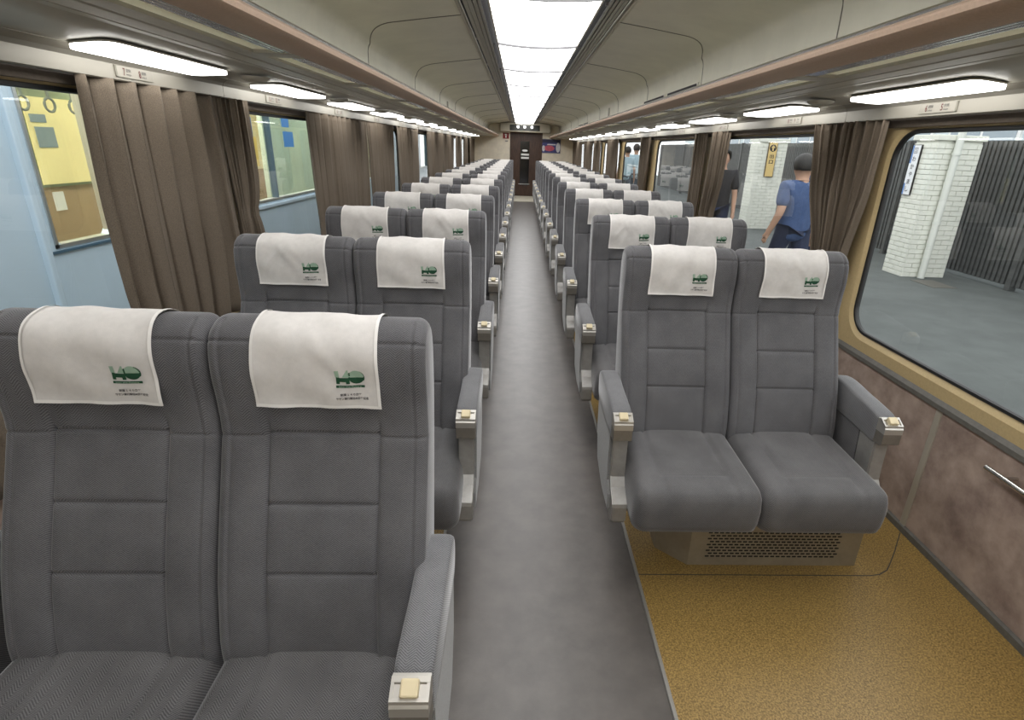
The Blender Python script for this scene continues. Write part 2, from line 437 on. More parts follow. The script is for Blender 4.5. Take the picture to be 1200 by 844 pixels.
# luggage racks
for s, nm in ((-1, 'left'), (1, 'right')):
    t = tag(empty('luggage_rack', (s*.7, 7, 1.60)), 'long grey luggage rack with brown edge above the %s windows' % nm, 'luggage rack', 'luggage racks')
    X = lambda x: s*(x-.7)
    def ext(name, poly, mt, a=Y0, b=Y1, deg=30):
        o = MB(); o.prism([(X(p[0]), p[1]-1.60) for p in poly], 'y', a-7, b-7); return smooth_angle(o.build(name, mt, t), deg)
    ext('front_edge', [(.703, 1.634), (.697, 1.624), (.700, 1.614), (.712, 1.606), (.735, 1.601), (.765, 1.598), (.79, 1.598), (.79, 1.612), (.735, 1.628)], M['rackbrown'], deg=35)
    o = MB(); o.tube([(X(.699), Y0-7, .035), (X(.699), Y1-7, .035)], .0065, 8); smooth_angle(o.build('chrome_rail', M['chrome'], t))
    ext('tray', [(.735, 1.629), (.79, 1.620), (.796, 1.620), (.796, 1.636), (.735, 1.636)], M['rack'])
    ext('tray', [(.905, 1.630), (1.02, 1.634), (1.02, 1.645), (.905, 1.642)], M['rack'])
    ext('inner_beam', [(.905, 1.597), (.960, 1.597), (.964, 1.603), (.972, 1.603), (.976, 1.597), (1.04, 1.598), (1.043, 1.603), (1.05, 1.603), (1.054, 1.599), (1.085, 1.600), (1.085, 1.63), (.905, 1.63)], M['rack'], deg=20)
    ext('soffit', [(1.085, 1.601), (1.11, 1.590), (1.15, 1.586), (1.35, 1.583), (1.35, 1.60), (1.085, 1.62)], M['soffit'], deg=20)
    js = [1.95 + .93*k for k in range(-5, 17)]
    for a in js:
        if a < Y1 and a > Y0:
            o = MB(); o.bbox(*sorted((X(.785), X(.908))), a-.045-7, a+.045-7, -.004, .03, .003); o.build('bracket', M['rack'], t)
    for a, b in zip(js[:-1], js[1:]):
        if b > Y1: continue
        o = MB(); v4 = [(X(x_), y_, .006) for x_, y_ in ((.846, a+.05-7), (.905, a+.05-7), (.905, b-.05-7), (.846, b-.05-7))]; o.add(v4, [(0, 1, 2, 3)]); o.build('frosted_panel', M['shelfglass'], t)
        for x in (.800, .816, .832):
            o = MB(); o.tube([(X(x), a+.04-7, .003), (X(x), b-.04-7, .003)], .0055, 6); smooth_angle(o.build('rod', M['chrome'], t))

# upper wall: air vents and flaps above the racks
for s, nm in ((1, 'right'), (-1, 'left')):
    for i, (a, b) in enumerate(((3.72, 4.48), (4.56, 5.30), (9.6, 10.3), (10.4, 11.1))):
        t = tag(empty('air_vent', (s*.998, (a+b)/2, 1.735)), '%s black slotted air vent low on the %s upper wall above the rack' % (('nearest', 'second nearest', 'third', 'farthest')[i], nm), 'vent', 'upper wall air vents')
        o = MB(); o.bbox(*sorted((0, -s*.006)), -(b-a)/2, (b-a)/2, -.030, .034, .002); o.build('frame', M['ceiling'], t)
        o = MB(); o.box(*sorted((-s*.005, -s*.008)), -(b-a)/2+.02, (b-a)/2-.02, -.024, .027); o.build('opening', M['black'], t)
        for z in (-.008, .010):
            o = MB(); o.box(*sorted((-s*.007, -s*.011)), -(b-a)/2+.02, (b-a)/2-.02, z-.002, z+.002); o.build('slat', M['slat'], t)
    o = MB(); o.bbox(*sorted((s*.985, s*1.0)), 7.35, 7.41, 1.66, 1.84, .004)
    tag(o.build('wall_bracket', M['soffit']), 'narrow upright grey bracket on the upper wall above the %s rack' % nm, 'bracket', 'upper wall brackets')

# reading lights and seat number plates
LP = 1.07
ORD = ('first', 'second', 'third', 'fourth', 'fifth', 'sixth', 'seventh', 'eighth', 'ninth', 'tenth', 'eleventh', 'twelfth', 'thirteenth')
for s, nm in ((-1, 'left'), (1, 'right')):
    for k in range(-1, 13):
        y = 2.0 + LP*k
        ordn = ('first', 'second', 'third', 'fourth', 'fifth', 'sixth', 'seventh', 'eighth', 'ninth', 'tenth', 'eleventh', 'twelfth', 'thirteenth')
        lab = '%s glowing white reading light in view under the %s luggage rack' % (ordn[k], nm) if k >= 0 else 'glowing white reading light behind the viewpoint under the %s luggage rack' % nm
        t = tag(empty('reading_light', (s*1.245, y, 1.584)), lab, 'reading light', 'reading lights under the racks')
        def lens(hx, hy, r, z0, z1, sk):
            pts = []
            for a_, b_, a0 in ((1, 1, 0), (-1, 1, 90), (-1, -1, 180), (1, -1, 270)):
                for q in range(5):
                    an = R(a0+90*q/4); px = a_*(hx-r)+r*math.cos(an); py = b_*(hy-r)+r*math.sin(an)
                    pts.append((s*px, py + sk*px/hx))
            return pts
        o = MB(); o.prism(lens(.094, .322, .05, 0, 0, .045), 'z', -.008, -.003); smooth_angle(o.build('rim', M['soffit'], t), 40)
        o = MB(); o.prism(lens(.091, .320, .045, 0, 0, .045), 'z', -.018, -.006); smooth_angle(o.build('lens', M['lamp'], t), 40)
        if k >= 0: o = MB(); o.lathe([(.055, -.004), (.053, -.010), (.042, -.018), (.022, -.024), (.001, -.026)], (-s*.09, .47, .000), 16); smooth_angle(o.build('speaker_dome', M['soffit'], t), 60)
        if k < 0: continue
        yp = 2.06 + 1.09*k
        if yp > 15.9: continue
        a, b = (7+4*k, 8+4*k) if s < 0 else (6+4*k, 5+4*k)
        t = tag(empty('seat_number_plate', (s*1.3695, yp, 1.538)), '%s seat number plate along the %s band, reading %d and %d' % (ORD[k], nm, a, b), 'number plate', 'seat number plates')
        o = MB(); o.bbox(*sorted((s*.002, -s*.003)), -.094, .094, -.017, .017, .0015); o.build('plate', M['band'], t)
        place = lambda u, v: (-s*.0036, u if s < 0 else -u, v)
        o = MB()
        fit_text(o, str(a), -.060 if s < 0 else -.060, -.011, .010*len(str(a)), .022, place, 0, .015)
        fit_text(o, str(b), .018, -.011, .010*len(str(b)), .022, place, 0, .015)
        w1 = ('窓側', '通路側') if s < 0 else ('通路側', '窓側')
        off = .014*len(str(a))
        fit_text(o, w1[0], -.060+off, .000, .024, .010, place, 1)
        fit_text(o, 'WINDOW' if w1[0] == '窓側' else 'AISLE', -.060+off, -.010, .024, .005, place, 1)
        fit_text(o, w1[1], .018+off, .000, .024, .010, place, 1)
        fit_text(o, 'WINDOW' if w1[1] == '窓側' else 'AISLE', .018+off, -.010, .024, .005, place, 1)
        o.build('lettering', [M['ink_red'], M['ink']], t)
        o = MB(); o.add([(-s*.0035, q[0], q[1]) for q in ((-.092, -.016), (-.088, -.016), (-.088, .016), (-.092, .016))], [(0, 1, 2, 3)])
        o.add([(-s*.0035, q[0], q[1]) for q in ((-.092, -.017), (.092, -.017), (.092, -.0155), (-.092, -.0155))], [(0, 1, 2, 3)]); o.build('outline', M['joint'], t)

# ------------------------------------------------------------------ double seats
BW, BR = .194, .023
PROF = [(.225, .33), (.188, .375), (.182, .44), (.196, .51), (.222, .60), (.262, .70), (.300, .79), (.320, .845), (.320, .90), (.312, .955), (.314, 1.005), (.332, 1.037), (.368, 1.053), (.405, 1.046), (.430, 1.015), (.436, .96), (.425, .86), (.39, .70), (.345, .52), (.315, .40), (.285, .34), (.25, .325)]
prof = catmull([Vector((a, b)) for a, b in PROF], 7)
prof_n = []
for i, p in enumerate(prof):
    d = prof[min(i+1, len(prof)-1)] - prof[max(i-1, 0)]
    prof_n.append(Vector((-d.y, d.x)).normalized())           # outward: left of the travel direction is the front
if prof_n[40].x > 0: prof_n = [-q for q in prof_n]
def seam(d, w): return math.exp(-(d/w)**2)
SEAM_Z = (.840, .715, .592)
def back_point(x, i):
    p, nn = prof[i], prof_n[i]
    ax = abs(x)
    e = 0
    if ax > BW-BR:
        q = min(1, (ax-(BW-BR))/BR); e = BR*(1-math.sqrt(max(0, 1-q*q)))*.95
    front = p.x < .37 and nn.x < -.25
    g = 0
    if front:
        z = p.y
        wing = .010*max(0, min(1, (ax-.085)/.05))*max(0, min(1, (1.0-z)/.12))
        g -= wing                                          # side bolsters stand proud
        if z < .875: g += .0065*seam(ax-.103, .0035)*min(1, (.875-z)/.03)
        if ax < .106:
            for sz in SEAM_Z: g += .0055*seam(z-sz, .0035)
        if ax >= .106: g += .003*seam(z-.835, .004)
        if ax < .1: g -= .004*(1-(ax/.1)**2)*abs(math.sin(math.pi*(z-.592)/.1235)) if .46 < z < .84 else 0
        g += .003*seam(z-1.022, .003)*(1 if ax > .06 else 1)
        g += .0035*seam(ax-(BW-.024), .0035)
    return Vector((x, p.x - nn.x*(e+g), p.y - nn.y*(e+g)))
def back_mesh(mt):
    xs = set()
    for i in range(21): xs.add(round(-BW + 2*BW*i/20, 4))
    for c in (.103, BW-.024):
        for d in (-.006, -.003, 0, .003, .006): xs.add(round(c+d, 4)); xs.add(round(-c-d, 4))
    for i in range(1, 7): 
        q = BW-BR+BR*math.sin(math.pi/2*i/6); xs.add(round(q, 4)); xs.add(round(-q, 4))
    xs = sorted(xs)
    n_ = len(prof)
    v = [back_point(x, i) for x in xs for i in range(n_)]
    f = []
    for a in range(len(xs)-1):
        for i in range(n_):
            j = (i+1) % n_
            f.append((a*n_+i, a*n_+j, (a+1)*n_+j, (a+1)*n_+i))
    f.append(tuple(range(n_))[::-1]); f.append(tuple((len(xs)-1)*n_+i for i in range(n_)))
    me = new_mesh('backrest', v, f, mt, True)
    bm = bmesh.new(); bm.from_mesh(me); bmesh.ops.recalc_face_normals(bm, faces=bm.faces[:])
    for e in bm.edges:
        if len(e.link_faces) == 2 and e.calc_face_angle(0) > R(75): e.smooth = False
    bm.to_mesh(me); bm.free()
    return me
# resample the profile so every seam row has its own samples
def resample(pr):
    out = [pr[0]]
    for a, b in zip(pr[:-1], pr[1:]):
        front = a.x < .34 and b.y > a.y
        if front:
            ts = []
            for z in list(SEAM_Z) + [1.022, .835]:
                for d in (-.006, -.0035, -.0015, .0015, .0035, .006):
                    if a.y < z+d < b.y: ts.append((z+d-a.y)/(b.y-a.y))
            for t in sorted(ts): out.append(a.lerp(b, t))
        out.append(b)
    return out
prof = resample(prof)
prof_n = []
for i, p in enumerate(prof):
    d = prof[min(i+1, len(prof)-1)] - prof[max(i-1, 0)]
    prof_n.append(Vector((-d.y, d.x)).normalized())
if prof_n[len(prof)//4].x > 0: prof_n = [-q for q in prof_n]
BACK = back_mesh(M['fabric'])

# headrest cover: follows the profile from the front hem over the top
cov_i = [i for i, p in enumerate(prof)]
i0 = next(i for i, p in enumerate(prof) if p.y > .898)
i1 = next(i for i in range(len(prof)-1, 0, -1) if prof[i].y > .90)
CPATH = [(prof[i], prof_n[i]) for i in range(i0, i1+1)]
CL = [0]
for a, b in zip(CPATH[:-1], CPATH[1:]): CL.append(CL[-1]+(b[0]-a[0]).length)
CW = .110
def cover_point(x, s_, off=.004, var=0):
    s_ = max(0, min(CL[-1], s_))
    i = 0
    while i < len(CL)-2 and CL[i+1] < s_: i += 1
    t = (s_-CL[i])/max(1e-6, CL[i+1]-CL[i])
    p = CPATH[i][0].lerp(CPATH[i+1][0], t); nn = CPATH[i][1].lerp(CPATH[i+1][1], t)
    fr = max(0, 1-s_/.17)
    wx = x*(1+.03*fr)
    ph = var*2.1
    wr = .0024*math.sin(38*x+60*s_+ph)*math.sin(21*s_-17*x+2*ph) + .0014*math.sin(75*x-40*s_+3*ph) * (1 if s_ < .2 else .3)
    if var: wr += .0034*math.exp(-(((x-.02*math.sin(ph))*.8+(s_-.10)*.6)/.012)**2)*math.exp(-((s_-.1)/.06)**2)
    if var == 2: wr += .0045*math.exp(-((x+.05-.8*(s_-.1))/.012)**2)*math.exp(-((s_-.09)/.05)**2) + .0025*math.exp(-((x-.0+.9*(s_-.12))/.01)**2)*math.exp(-((s_-.12)/.04)**2)
    lift = .006*max(0, 1-s_/.05)
    d = off+max(-.002, wr)+lift
    return Vector((wx, p.x+nn.x*d, p.y+nn.y*d))
def cover_meshes(var):
    nx, ns = 33, 44
    v = [cover_point(-CW+2*CW*a/(nx-1), CL[-1]*b/(ns-1), .004, var) for b in range(ns) for a in range(nx)]
    f = [(b*nx+a, b*nx+a+1, (b+1)*nx+a+1, (b+1)*nx+a) for b in range(ns-1) for a in range(nx-1)]
    me = new_mesh('headrest_cover', v, f, M['cover'], True)
    mb = MB()
    HW = .005
    def strip(fn, n_):
        vv = []
        for i in range(n_+1): vv += fn(i/n_)
        mb.add(vv, [(2*i, 2*i+1, 2*i+3, 2*i+2) for i in range(n_)])
    for sx in (-1, 1):
        strip(lambda t: [cover_point(sx*CW*1.004, CL[-1]*t, .0055, var), cover_point(sx*(CW-HW), CL[-1]*t, .0062, var)], 44)
    strip(lambda t: [cover_point(-CW+2*CW*t, 0, .0062, var), cover_point(-CW+2*CW*t, HW*1.3, .0062, var)], 32)
    hem = new_mesh('hem', mb.v, mb.f, M['hem'], True)
    # printed anniversary mark
    mb = MB()
    U0, V0, S = .034, .050, .050/34                       # lower-left corner and metres per photo pixel
    pl = lambda u, v_: cover_point(U0+u*S, V0+v_*S*.95, .0056, var)
    def quadgrid(poly4, mi, n_=4):
        (ax, ay), (bx, by), (cx, cy), (dx, dy) = poly4
        vv = []
        for i in range(n_+1):
            for j in range(n_+1):
                s1, t1 = i/n_, j/n_
                x = (1-t1)*((1-s1)*ax+s1*bx)+t1*((1-s1)*dx+s1*cx); y = (1-t1)*((1-s1)*ay+s1*by)+t1*((1-s1)*dy+s1*cy)
                vv.append(pl(x, y))
        mb.add(vv, [(i*(n_+1)+j, (i+1)*(n_+1)+j, (i+1)*(n_+1)+j+1, i*(n_+1)+j+1) for i in range(n_) for j in range(n_)], mi)
    quadgrid([(1, 0), (5.2, 0), (5.2, 9), (1, 9)], 0)                         # 1, lower
    quadgrid([(.2, 9), (5.2, 9), (4.6, 18), (-.8, 17.3)], 1)                  # 1, upper
    quadgrid([(5.2, 3), (13, 3), (13, 8.6), (5.2, 8.6)], 0)                   # 4, bar
    quadgrid([(12.6, 0), (17, 0), (17, 8.6), (12.6, 8.6)], 0)
    quadgrid([(8.4, 9.2), (16, 9.2), (16, 19), (14.4, 19)], 1)                # 4, upper
    quadgrid([(16, 8), (18, 8), (18, 16), (16, 15)], 0)
    for half, mi in ((0, 0), (1, 1)):
        c = (25, 9.2); r_ = 9
        ring = [(c[0]+r_*math.cos(math.pi*(half+1)+math.pi*k/14), c[1]+r_*math.sin(math.pi*(half+1)+math.pi*k/14)) for k in range(15)]
        if half: ring = [(c[0]+(q[0]-c[0]), c[1]+.4+(q[1]-c[1])*1.05) for q in ring]
        mb.add([pl(*c)] + [pl(*q) for q in ring], [(0, k+1, k+2) for k in range(14)], mi)
    ring = []
    for k in range(9):
        a = R(-30+95*k/8); ring += [pl(25+9.9*math.cos(a), 9.2+9.9*math.sin(a)), pl(25+8.2*math.cos(a), 9.2+8.6*math.sin(a))]
    mb.add(ring, [(2*i, 2*i+1, 2*i+3, 2*i+2) for i in range(8)], 0)
    quadgrid([(.5, -5), (34, -5), (34, -1.8), (.5, -1.8)], 0, 8)
    pl2 = lambda u, v_: cover_point(U0+u*S, V0+v_*S*.95, .0062, var)
    fit_text(mb, 'Into the Future', 4, -4.5, 26, 2.2, pl2, 1)
    logo = new_mesh('printed_mark', mb.v, mb.f, [M['logo_dark'], M['logo_light']], False, mb.m)
    mb = MB()
    fit_text(mb, '創業１４０周年', 4.5, -16.5, 25, 3.8, pl, 0, .018)
    fit_text(mb, 'サザン運行開始40周年記念', -1, -22.4, 38, 4.0, pl, 0, .018)
    txt = new_mesh('printed_text', mb.v, mb.f, M['ink'])
    return me, hem, logo, txt
COVERS = [cover_meshes(v_) for v_ in range(3)]

def cushion_mesh():
    nx, ny = 37, 41
    HW, Yf, Yb, Zt, Zb = .194, -.178, .30, .428, .275
    v = []; f = []
    def top(x, y):
        ax = abs(x)/HW
        t = (y-Yf)/(Yb-Yf)
        z = Zt + .014*(t-.35) 
        z += .008*(1-ax**2)*min(1, max(0, (t-.1)*4)) - .012*(1-(x/.10)**2 if abs(x) < .10 else 0)*(1 if .25 < t < .75 else 0)*math.sin(math.pi*(t-.25)/.5 if .25 < t < .75 else 0)
        z -= .009*seam(abs(x)-.105, .006)*(1 if y > -.075 else .7)
        if abs(x) < .105: z -= .010*seam(y+.075, .008)
        return z
    rr = .036
    xs = [-HW+2*HW*i/(nx-1) for i in range(nx)]; ys = [Yf+(Yb-Yf)*(j/(ny-1)) for j in range(ny)]
    for j, y in enumerate(ys):
        for x in xs:
            z = top(x, y)
            ex = max(0, abs(x)-(HW-rr))/rr; ey = max(0, (Yf+rr*1.3)-y)/(rr*1.3)
            e = min(1, math.hypot(ex, ey))
            z -= rr*(1-math.sqrt(max(0, 1-e*e)))
            # round the plan corners at the front
            xx, yy_ = x, y
            if ex > 0 and ey > 0 and math.hypot(ex, ey) > 1:
                k = 1/math.hypot(ex, ey); xx = math.copysign((HW-rr)+rr*ex*k, x); yy_ = (Yf+rr*1.3)-rr*1.3*ey*k
            v.append((xx, yy_, z))
    f = [(j*nx+i, j*nx+i+1, (j+1)*nx+i+1, (j+1)*nx+i) for j in range(ny-1) for i in range(nx-1)]
    # skirt
    loop = [i for i in range(nx)] + [j*nx+nx-1 for j in range(1, ny)] + [(ny-1)*nx+i for i in range(nx-2, -1, -1)] + [j*nx for j in range(ny-2, 0, -1)]
    n0 = len(v); L = len(loop)
    for lev, (dz, ins) in enumerate(((.35, -.004), (.75, -.004), (.95, -.001), (1, .012))):
        for q in loop:
            x, y, z = v[q]; zz = z+(Zb-z)*dz
            cx_, cy_ = 0, .06
            k = 1-ins/.2
            v.append((x*k, cy_+(y-cy_)*k + (.012*dz if y < -.1 else 0), zz))
    f += [(loop[i], n0+i, n0+(i+1) % L, loop[(i+1) % L]) for i in range(L)]
    for lev in range(3):
        a, b = n0+lev*L, n0+(lev+1)*L
        f += [(a+i, b+i, b+(i+1) % L, a+(i+1) % L) for i in range(L)]
    f.append(tuple(n0+3*L+i for i in range(L)))
    me = new_mesh('seat_cushion', v, f, M['cushion'], True)
    bm = bmesh.new(); bm.from_mesh(me); bmesh.ops.recalc_face_normals(bm, faces=bm.faces[:]); bm.to_mesh(me); bm.free()
    return me
CUSH = cushion_mesh()

def arm_meshes():
    """one armrest, centred on x = 0; the outer face is +x"""
    d = {}
    mb = MB()                                             # padded top, sloping down to the front
    w = .031
    pr = [(.012, .500), (.010, .560), (.020, .588), (.06, .598), (.18, .612), (.27, .618), (.315, .610), (.335, .585), (.325, .530), (.30, .512)]
    pts = catmull([Vector((a, b)) for a, b in pr], 4); n_ = len(pts)
    c = Vector((.17, .55))
    rows = ((-w, .012), (-w*.93, .005), (-w*.7, .0005), (0, -.001), (w*.7, .0005), (w*.93, .005), (w, .012))
    v = []
    for x, ins in rows:
        for p in pts:
            q = p + (c-p).normalized()*ins; v.append((x, q.x, q.y))
    f = [(a*n_+i, a*n_+(i+1) % n_, (a+1)*n_+(i+1) % n_, (a+1)*n_+i) for a in range(len(rows)-1) for i in range(n_)]
    f += [tuple(range(n_)), tuple((len(rows)-1)*n_+i for i in range(n_-1, -1, -1))]
    me = new_mesh('armrest', v, f, M['arm_pad'], True)
    bm = bmesh.new(); bm.from_mesh(me); bmesh.ops.recalc_face_normals(bm, faces=bm.faces[:]); bm.to_mesh(me); bm.free()
    d['pad'] = me
    mb = MB(); mb.prism([(-.022, .572), (-.026, .566), (-.026, .548), (.016, .548), (.016, .590), (.008, .590)], 'x', -.030, .030)
    mb.prism([(-.023, .577), (-.018, .579), (-.018, .572), (-.023, .570)], 'x', -.030, .030)
    mb.prism([(.000, .590), (.008, .594), (.008, .586), (.000, .584)], 'x', -.030, .030)
    for x in (-.030, .025): mb.prism([(-.022, .577), (.008, .594), (.008, .584), (-.022, .566)], 'x', x, x+.005)
    d['cap'] = mb.mesh('cap', M['armcap'])
    mb = MB(); mb.prism([(-.025, .548), (-.025, .512), (-.015, .505), (.02, .505), (.02, .548)], 'x', -.029, .029); d['plate'] = mb.mesh('front_plate', M['arm_dark'])
    mb = MB(); mb.bbox(-.014, .014, -.013, .013, -.007, .009, .003); me = mb.mesh('recline_button', M['button'])
    me.transform(Matrix.Translation((0, -.008, .586)) @ Matrix.Rotation(R(30), 4, 'X')); d['button'] = me
    mb = MB()
    poly = [(.006, .515), (.004, .42), (.000, .365), (-.020, .338), (-.058, .318), (-.072, .308), (-.075, .296), (-.072, .244), (-.062, .232), (-.040, .228), (.055, .240), (.070, .26), (.085, .40), (.095, .515)]
    mb.prism(poly, 'x', -.026, .022); o = mb.mesh('side_frame', M['arm_metal']); d['frame'] = o
    bm = bmesh.new(); bm.from_mesh(o); bmesh.ops.recalc_face_normals(bm, faces=bm.faces[:])
    bmesh.ops.bevel(bm, geom=[e for e in bm.edges if len(e.link_faces) == 2 and e.calc_face_angle(0) > R(70)], offset=.004, segments=2, affect='EDGES'); bm.to_mesh(o); bm.free()
    mb = MB(); mb.prism([(.030, .520), (.022, .40), (.012, .345), (-.02, .31), (-.03, .262), (.10, .262), (.23, .30), (.28, .40), (.30, .525)], 'x', .018, .030)
    o = mb.mesh('side_panel', M['side_fabric']); d['panel'] = o
    bm = bmesh.new(); bm.from_mesh(o); bmesh.ops.recalc_face_normals(bm, faces=bm.faces[:]); bm.to_mesh(o); bm.free()
    mb = MB(); mb.prism([(.10, .53), (.08, .30), (.24, .30), (.30, .53)], 'x', -.024, .018); d['inner'] = mb.mesh('inner_panel', M['cushion'])
    return d
ARM = arm_meshes()
def mirrored(me):
    m2 = me.copy(); m2.transform(Matrix.Scale(-1, 4, (1, 0, 0))); m2.flip_normals(); return m2
ARM_M = {k: mirrored(v) for k, v in ARM.items()}

def base_meshes(s):
    """s = +1: the wall is on the +x side"""
    y0, y1, zt = .0015, .36, .262
    mb = MB()
    poly = [(s*-.15, y0), (s*.455, y0), (s*.455, y1), (s*-.245, y1), (s*-.245, y0+.088)]
    mb.prism(poly if s > 0 else poly[::-1], 'z', .004, zt)
    base = mb.mesh('base_box', M['base'])
    mb = MB()
    for r_ in range(9):
        for c_ in range(24):
            x = s*(-.085 + .0195*c_ + (.009 if r_ % 2 else 0)); z = .043 + .0125*r_
            mb.box(x-.0068, x+.0068, y0-.0012, y0+.004, z-.0026, z+.0026)
    gr = mb.mesh('grille_slots', M['black'])
    mb = MB(); mb.box(-.385, .385, -.06, .31, .258, .285)
    pan = mb.mesh('seat_pan', M['under'])
    mb = MB()
    for x in (-.385, .37): mb.box(x, x+.015, .10, .30, .25, .52)
    return base, gr, pan
BASE = {s: base_meshes(s) for s in (1, -1)}

ordn = ('first', 'second', 'third', 'fourth', 'fifth', 'sixth', 'seventh', 'eighth', 'ninth', 'tenth', 'eleventh', 'twelfth', 'thirteenth', 'fourteenth', 'fifteenth', 'sixteenth')
YA = .6055
def double_seat(s, k, row):
    side = 'right' if s > 0 else 'left'
    t = empty('double_seat', (s*.678, YA+P*k, 0))
    tag(t, 'grey double seat with white headrest covers, %s row, %s of the aisle' % (ordn[row], side), 'train seat', 'double seats in two columns')
    b, g, pan = BASE[s]
    sh = -.010 if s > 0 else .034
    bo = obj('base_box', b, t)
    gg = obj('grille_slots', g, bo); gg['kind'] = 'stuff'
    obj('seat_pan', pan, t)
    for j, x in enumerate((-.1955+sh, .1955+sh)):
        obj('seat_cushion', CUSH, t, (x, 0, 0))
        obj('backrest', BACK, t, (x, 0, 0))
        cv, hem, logo, txt = COVERS[(k*2+j+(s > 0)) % 3]
        c = obj('headrest_cover', cv, t, (x, 0, 0))
        c['label'] = 'white cloth cover with a green 140 mark'
        obj('hem', hem, c); obj('printed_mark', logo, c)
        if k < 7: obj('printed_text', txt, c)
    for sx, A in ((1, ARM), (-1, ARM_M)):
        a = obj('armrest', A['pad'], t, (sx*.430+(.008 if s < 0 and sx > 0 else 0), 0, 0))
        obj('cap', A['cap'], a); obj('front_plate', A['plate'], a); obj('recline_button', A['button'], a)['label'] = 'cream push button'
        obj('side_frame', A['frame'], a); obj('side_panel', A['panel'], a); obj('inner_panel', A['inner'], a)
    return t
for s in (-1, 1):
    for k in range(0 if s < 0 else 1, 15):
        double_seat(s, k, k if s < 0 else k-1)

# seam in the floor covering around each seat block on the open side
mb = MB()
path = [(.346, 1.468)] + [(1.18, 1.468)] + [(1.18+.085*math.sin(R(a)), 1.468+.085*(1-math.cos(R(a)))) for a in range(15, 91, 15)] + [(1.40, 1.69)]
path = [(.346, 1.468), (.9, 1.468), (1.16, 1.468), (1.20, 1.474), (1.24, 1.495), (1.27, 1.525), (1.33, 1.59), (1.425, 1.70)]
v = []
for i, p in enumerate(path):
    v += [(p[0], p[1]-.0022, .0046), (p[0]-.001, p[1]+.0022, .0046)]
mb.add(v, [(2*i, 2*i+2, 2*i+3, 2*i+1) for i in range(len(path)-1)])
tag(mb.build('floor_seam', M['under']), kind='structure')

# chrome bar under the right window
t = tag(empty('wall_grab_bar', (XW, 1.2, .47)), 'short chrome bar on the mauve wall panel below the right window', 'grab bar')
o = MB(); o.tube([(-.045, .235, .0), (-.045, -.30, .0)], .0085, 12); smooth_angle(o.build('bar', M['chrome'], t))
for y in (.17, -.24):
    o = MB(); o.tube([(0, y, 0), (-.045, y, 0)], .006, 8); smooth_angle(o.build('post', M['chrome'], t))

# ------------------------------------------------------------------ curtains
def curtain(name, s, levels, folds, amp, seed, label, xc=1.385, tie=None):
    """levels: (z, y_near, y_far) from the top down"""
    rnd = random.Random(seed)
    ph = [rnd.uniform(-1.5, 1.5) for _ in range(folds+2)]
    am = [rnd.uniform(.45, 1.25) for _ in range(folds+2)]
    nu, nv = folds*10+1, 26
    zt, zb = levels[0][0], levels[-1][0]
    v = []
    for j in range(nv):
        z = zt+(zb-zt)*j/(nv-1)
        for a, b in zip(levels[:-1], levels[1:]):
            if a[0] >= z >= b[0]-1e-6:
                q = (a[0]-z)/(a[0]-b[0]); q = q*q*(3-2*q)*.5+q*.5
                ya, yb = a[1]+(b[1]-a[1])*q, a[2]+(b[2]-a[2])*q; break
        w0 = levels[0][2]-levels[0][1]
        dens = max(.35, (yb-ya)/w0)
        for i in range(nu):
            u = i/(nu-1)
            uf = u*folds; fi = int(min(uf, folds-1e-6)); fr = uf-fi
            a_ = am[fi]*(1-fr)+am[fi+1]*fr; p_ = ph[fi]*(1-fr)+ph[fi+1]*fr
            w = math.sin(2*math.pi*uf+p_+.25*math.sin(5*z+seed))
            w = w+.22*math.sin(2*(2*math.pi*uf+p_)+1.1+2.2*z)
            tm = 1
            if tie: tm = 1-.5*math.exp(-((z-tie)/.05)**2)
            x = amp*a_*w*(.75+.25*math.sin(3*z+fi))*tm*min(1.3, 1/dens**.3)
            y = ya+(yb-ya)*u + .35*amp*math.sin(4*math.pi*uf+p_)*dens
            v.append((-s*x*.9, y, z))
    f = [(j*nu+i, j*nu+i+1, (j+1)*nu+i+1, (j+1)*nu+i) for j in range(nv-1) for i in range(nu-1)]
    yc = sum(p[1] for p in v)/len(v)
    v = [(p[0], p[1]-yc, p[2]-zb) for p in v]
    o = obj(name, new_mesh(name, v, f, M['curtain'], True), None, (s*xc, yc, zb))
    sd = o.modifiers.new('thick', 'SOLIDIFY'); sd.thickness = .003
    tag(o, label, 'curtain', 'brown window curtains')
    return o
ZT, ZB = 1.512, .60
curtain('curtain', -1, [(ZT, .52, .92), (1.1, .55, 1.0), (.82, .6, 1.18), (.70, .62, 1.33), (.60, .62, 1.36), (.48, .62, 1.36)], 5, .020, 3, 'brown curtain at the left edge, half hidden behind the nearest left seat')
curtain('curtain', -1, [(ZT, 1.80, 2.60), (1.1, 1.79, 2.61), (.85, 1.79, 2.62), (ZB, 1.82, 2.58)], 7, .034, 5, 'wide brown pleated curtain nearest on the left, between the blue door and the gathered folds')
curtain('curtain', -1, [(ZT, 2.60, 2.83), (1.2, 2.62, 2.83), (1.0, 2.64, 2.80), (.86, 2.64, 2.82), (ZB, 2.60, 2.80)], 6, .030, 9, 'tightly gathered brown curtain beside the first clear left window gap', tie=1.02)
LC = [(3.60, 5.02, 13, 'broad brown pleated curtain right after the first clear left window gap'),
      (5.05, 6.02, 10, 'second brown curtain after the first clear left window gap'),
      (6.16, 7.50, 9, 'brown left curtain just before the narrow blue window gap'),
      (8.10, 9.70, 11, 'brown left curtain just beyond the narrow blue window gap'),
      (9.75, 11.30, 10, 'sixth brown curtain along the left windows counted from the blue door'),
      (11.75, 12.9, 8, 'seventh brown curtain along the left windows counted from the blue door'),
      (13.3, 14.4, 8, 'next to last brown curtain along the left windows'),
      (14.9, 16.45, 9, 'last brown curtain on the left beside the end wall')]
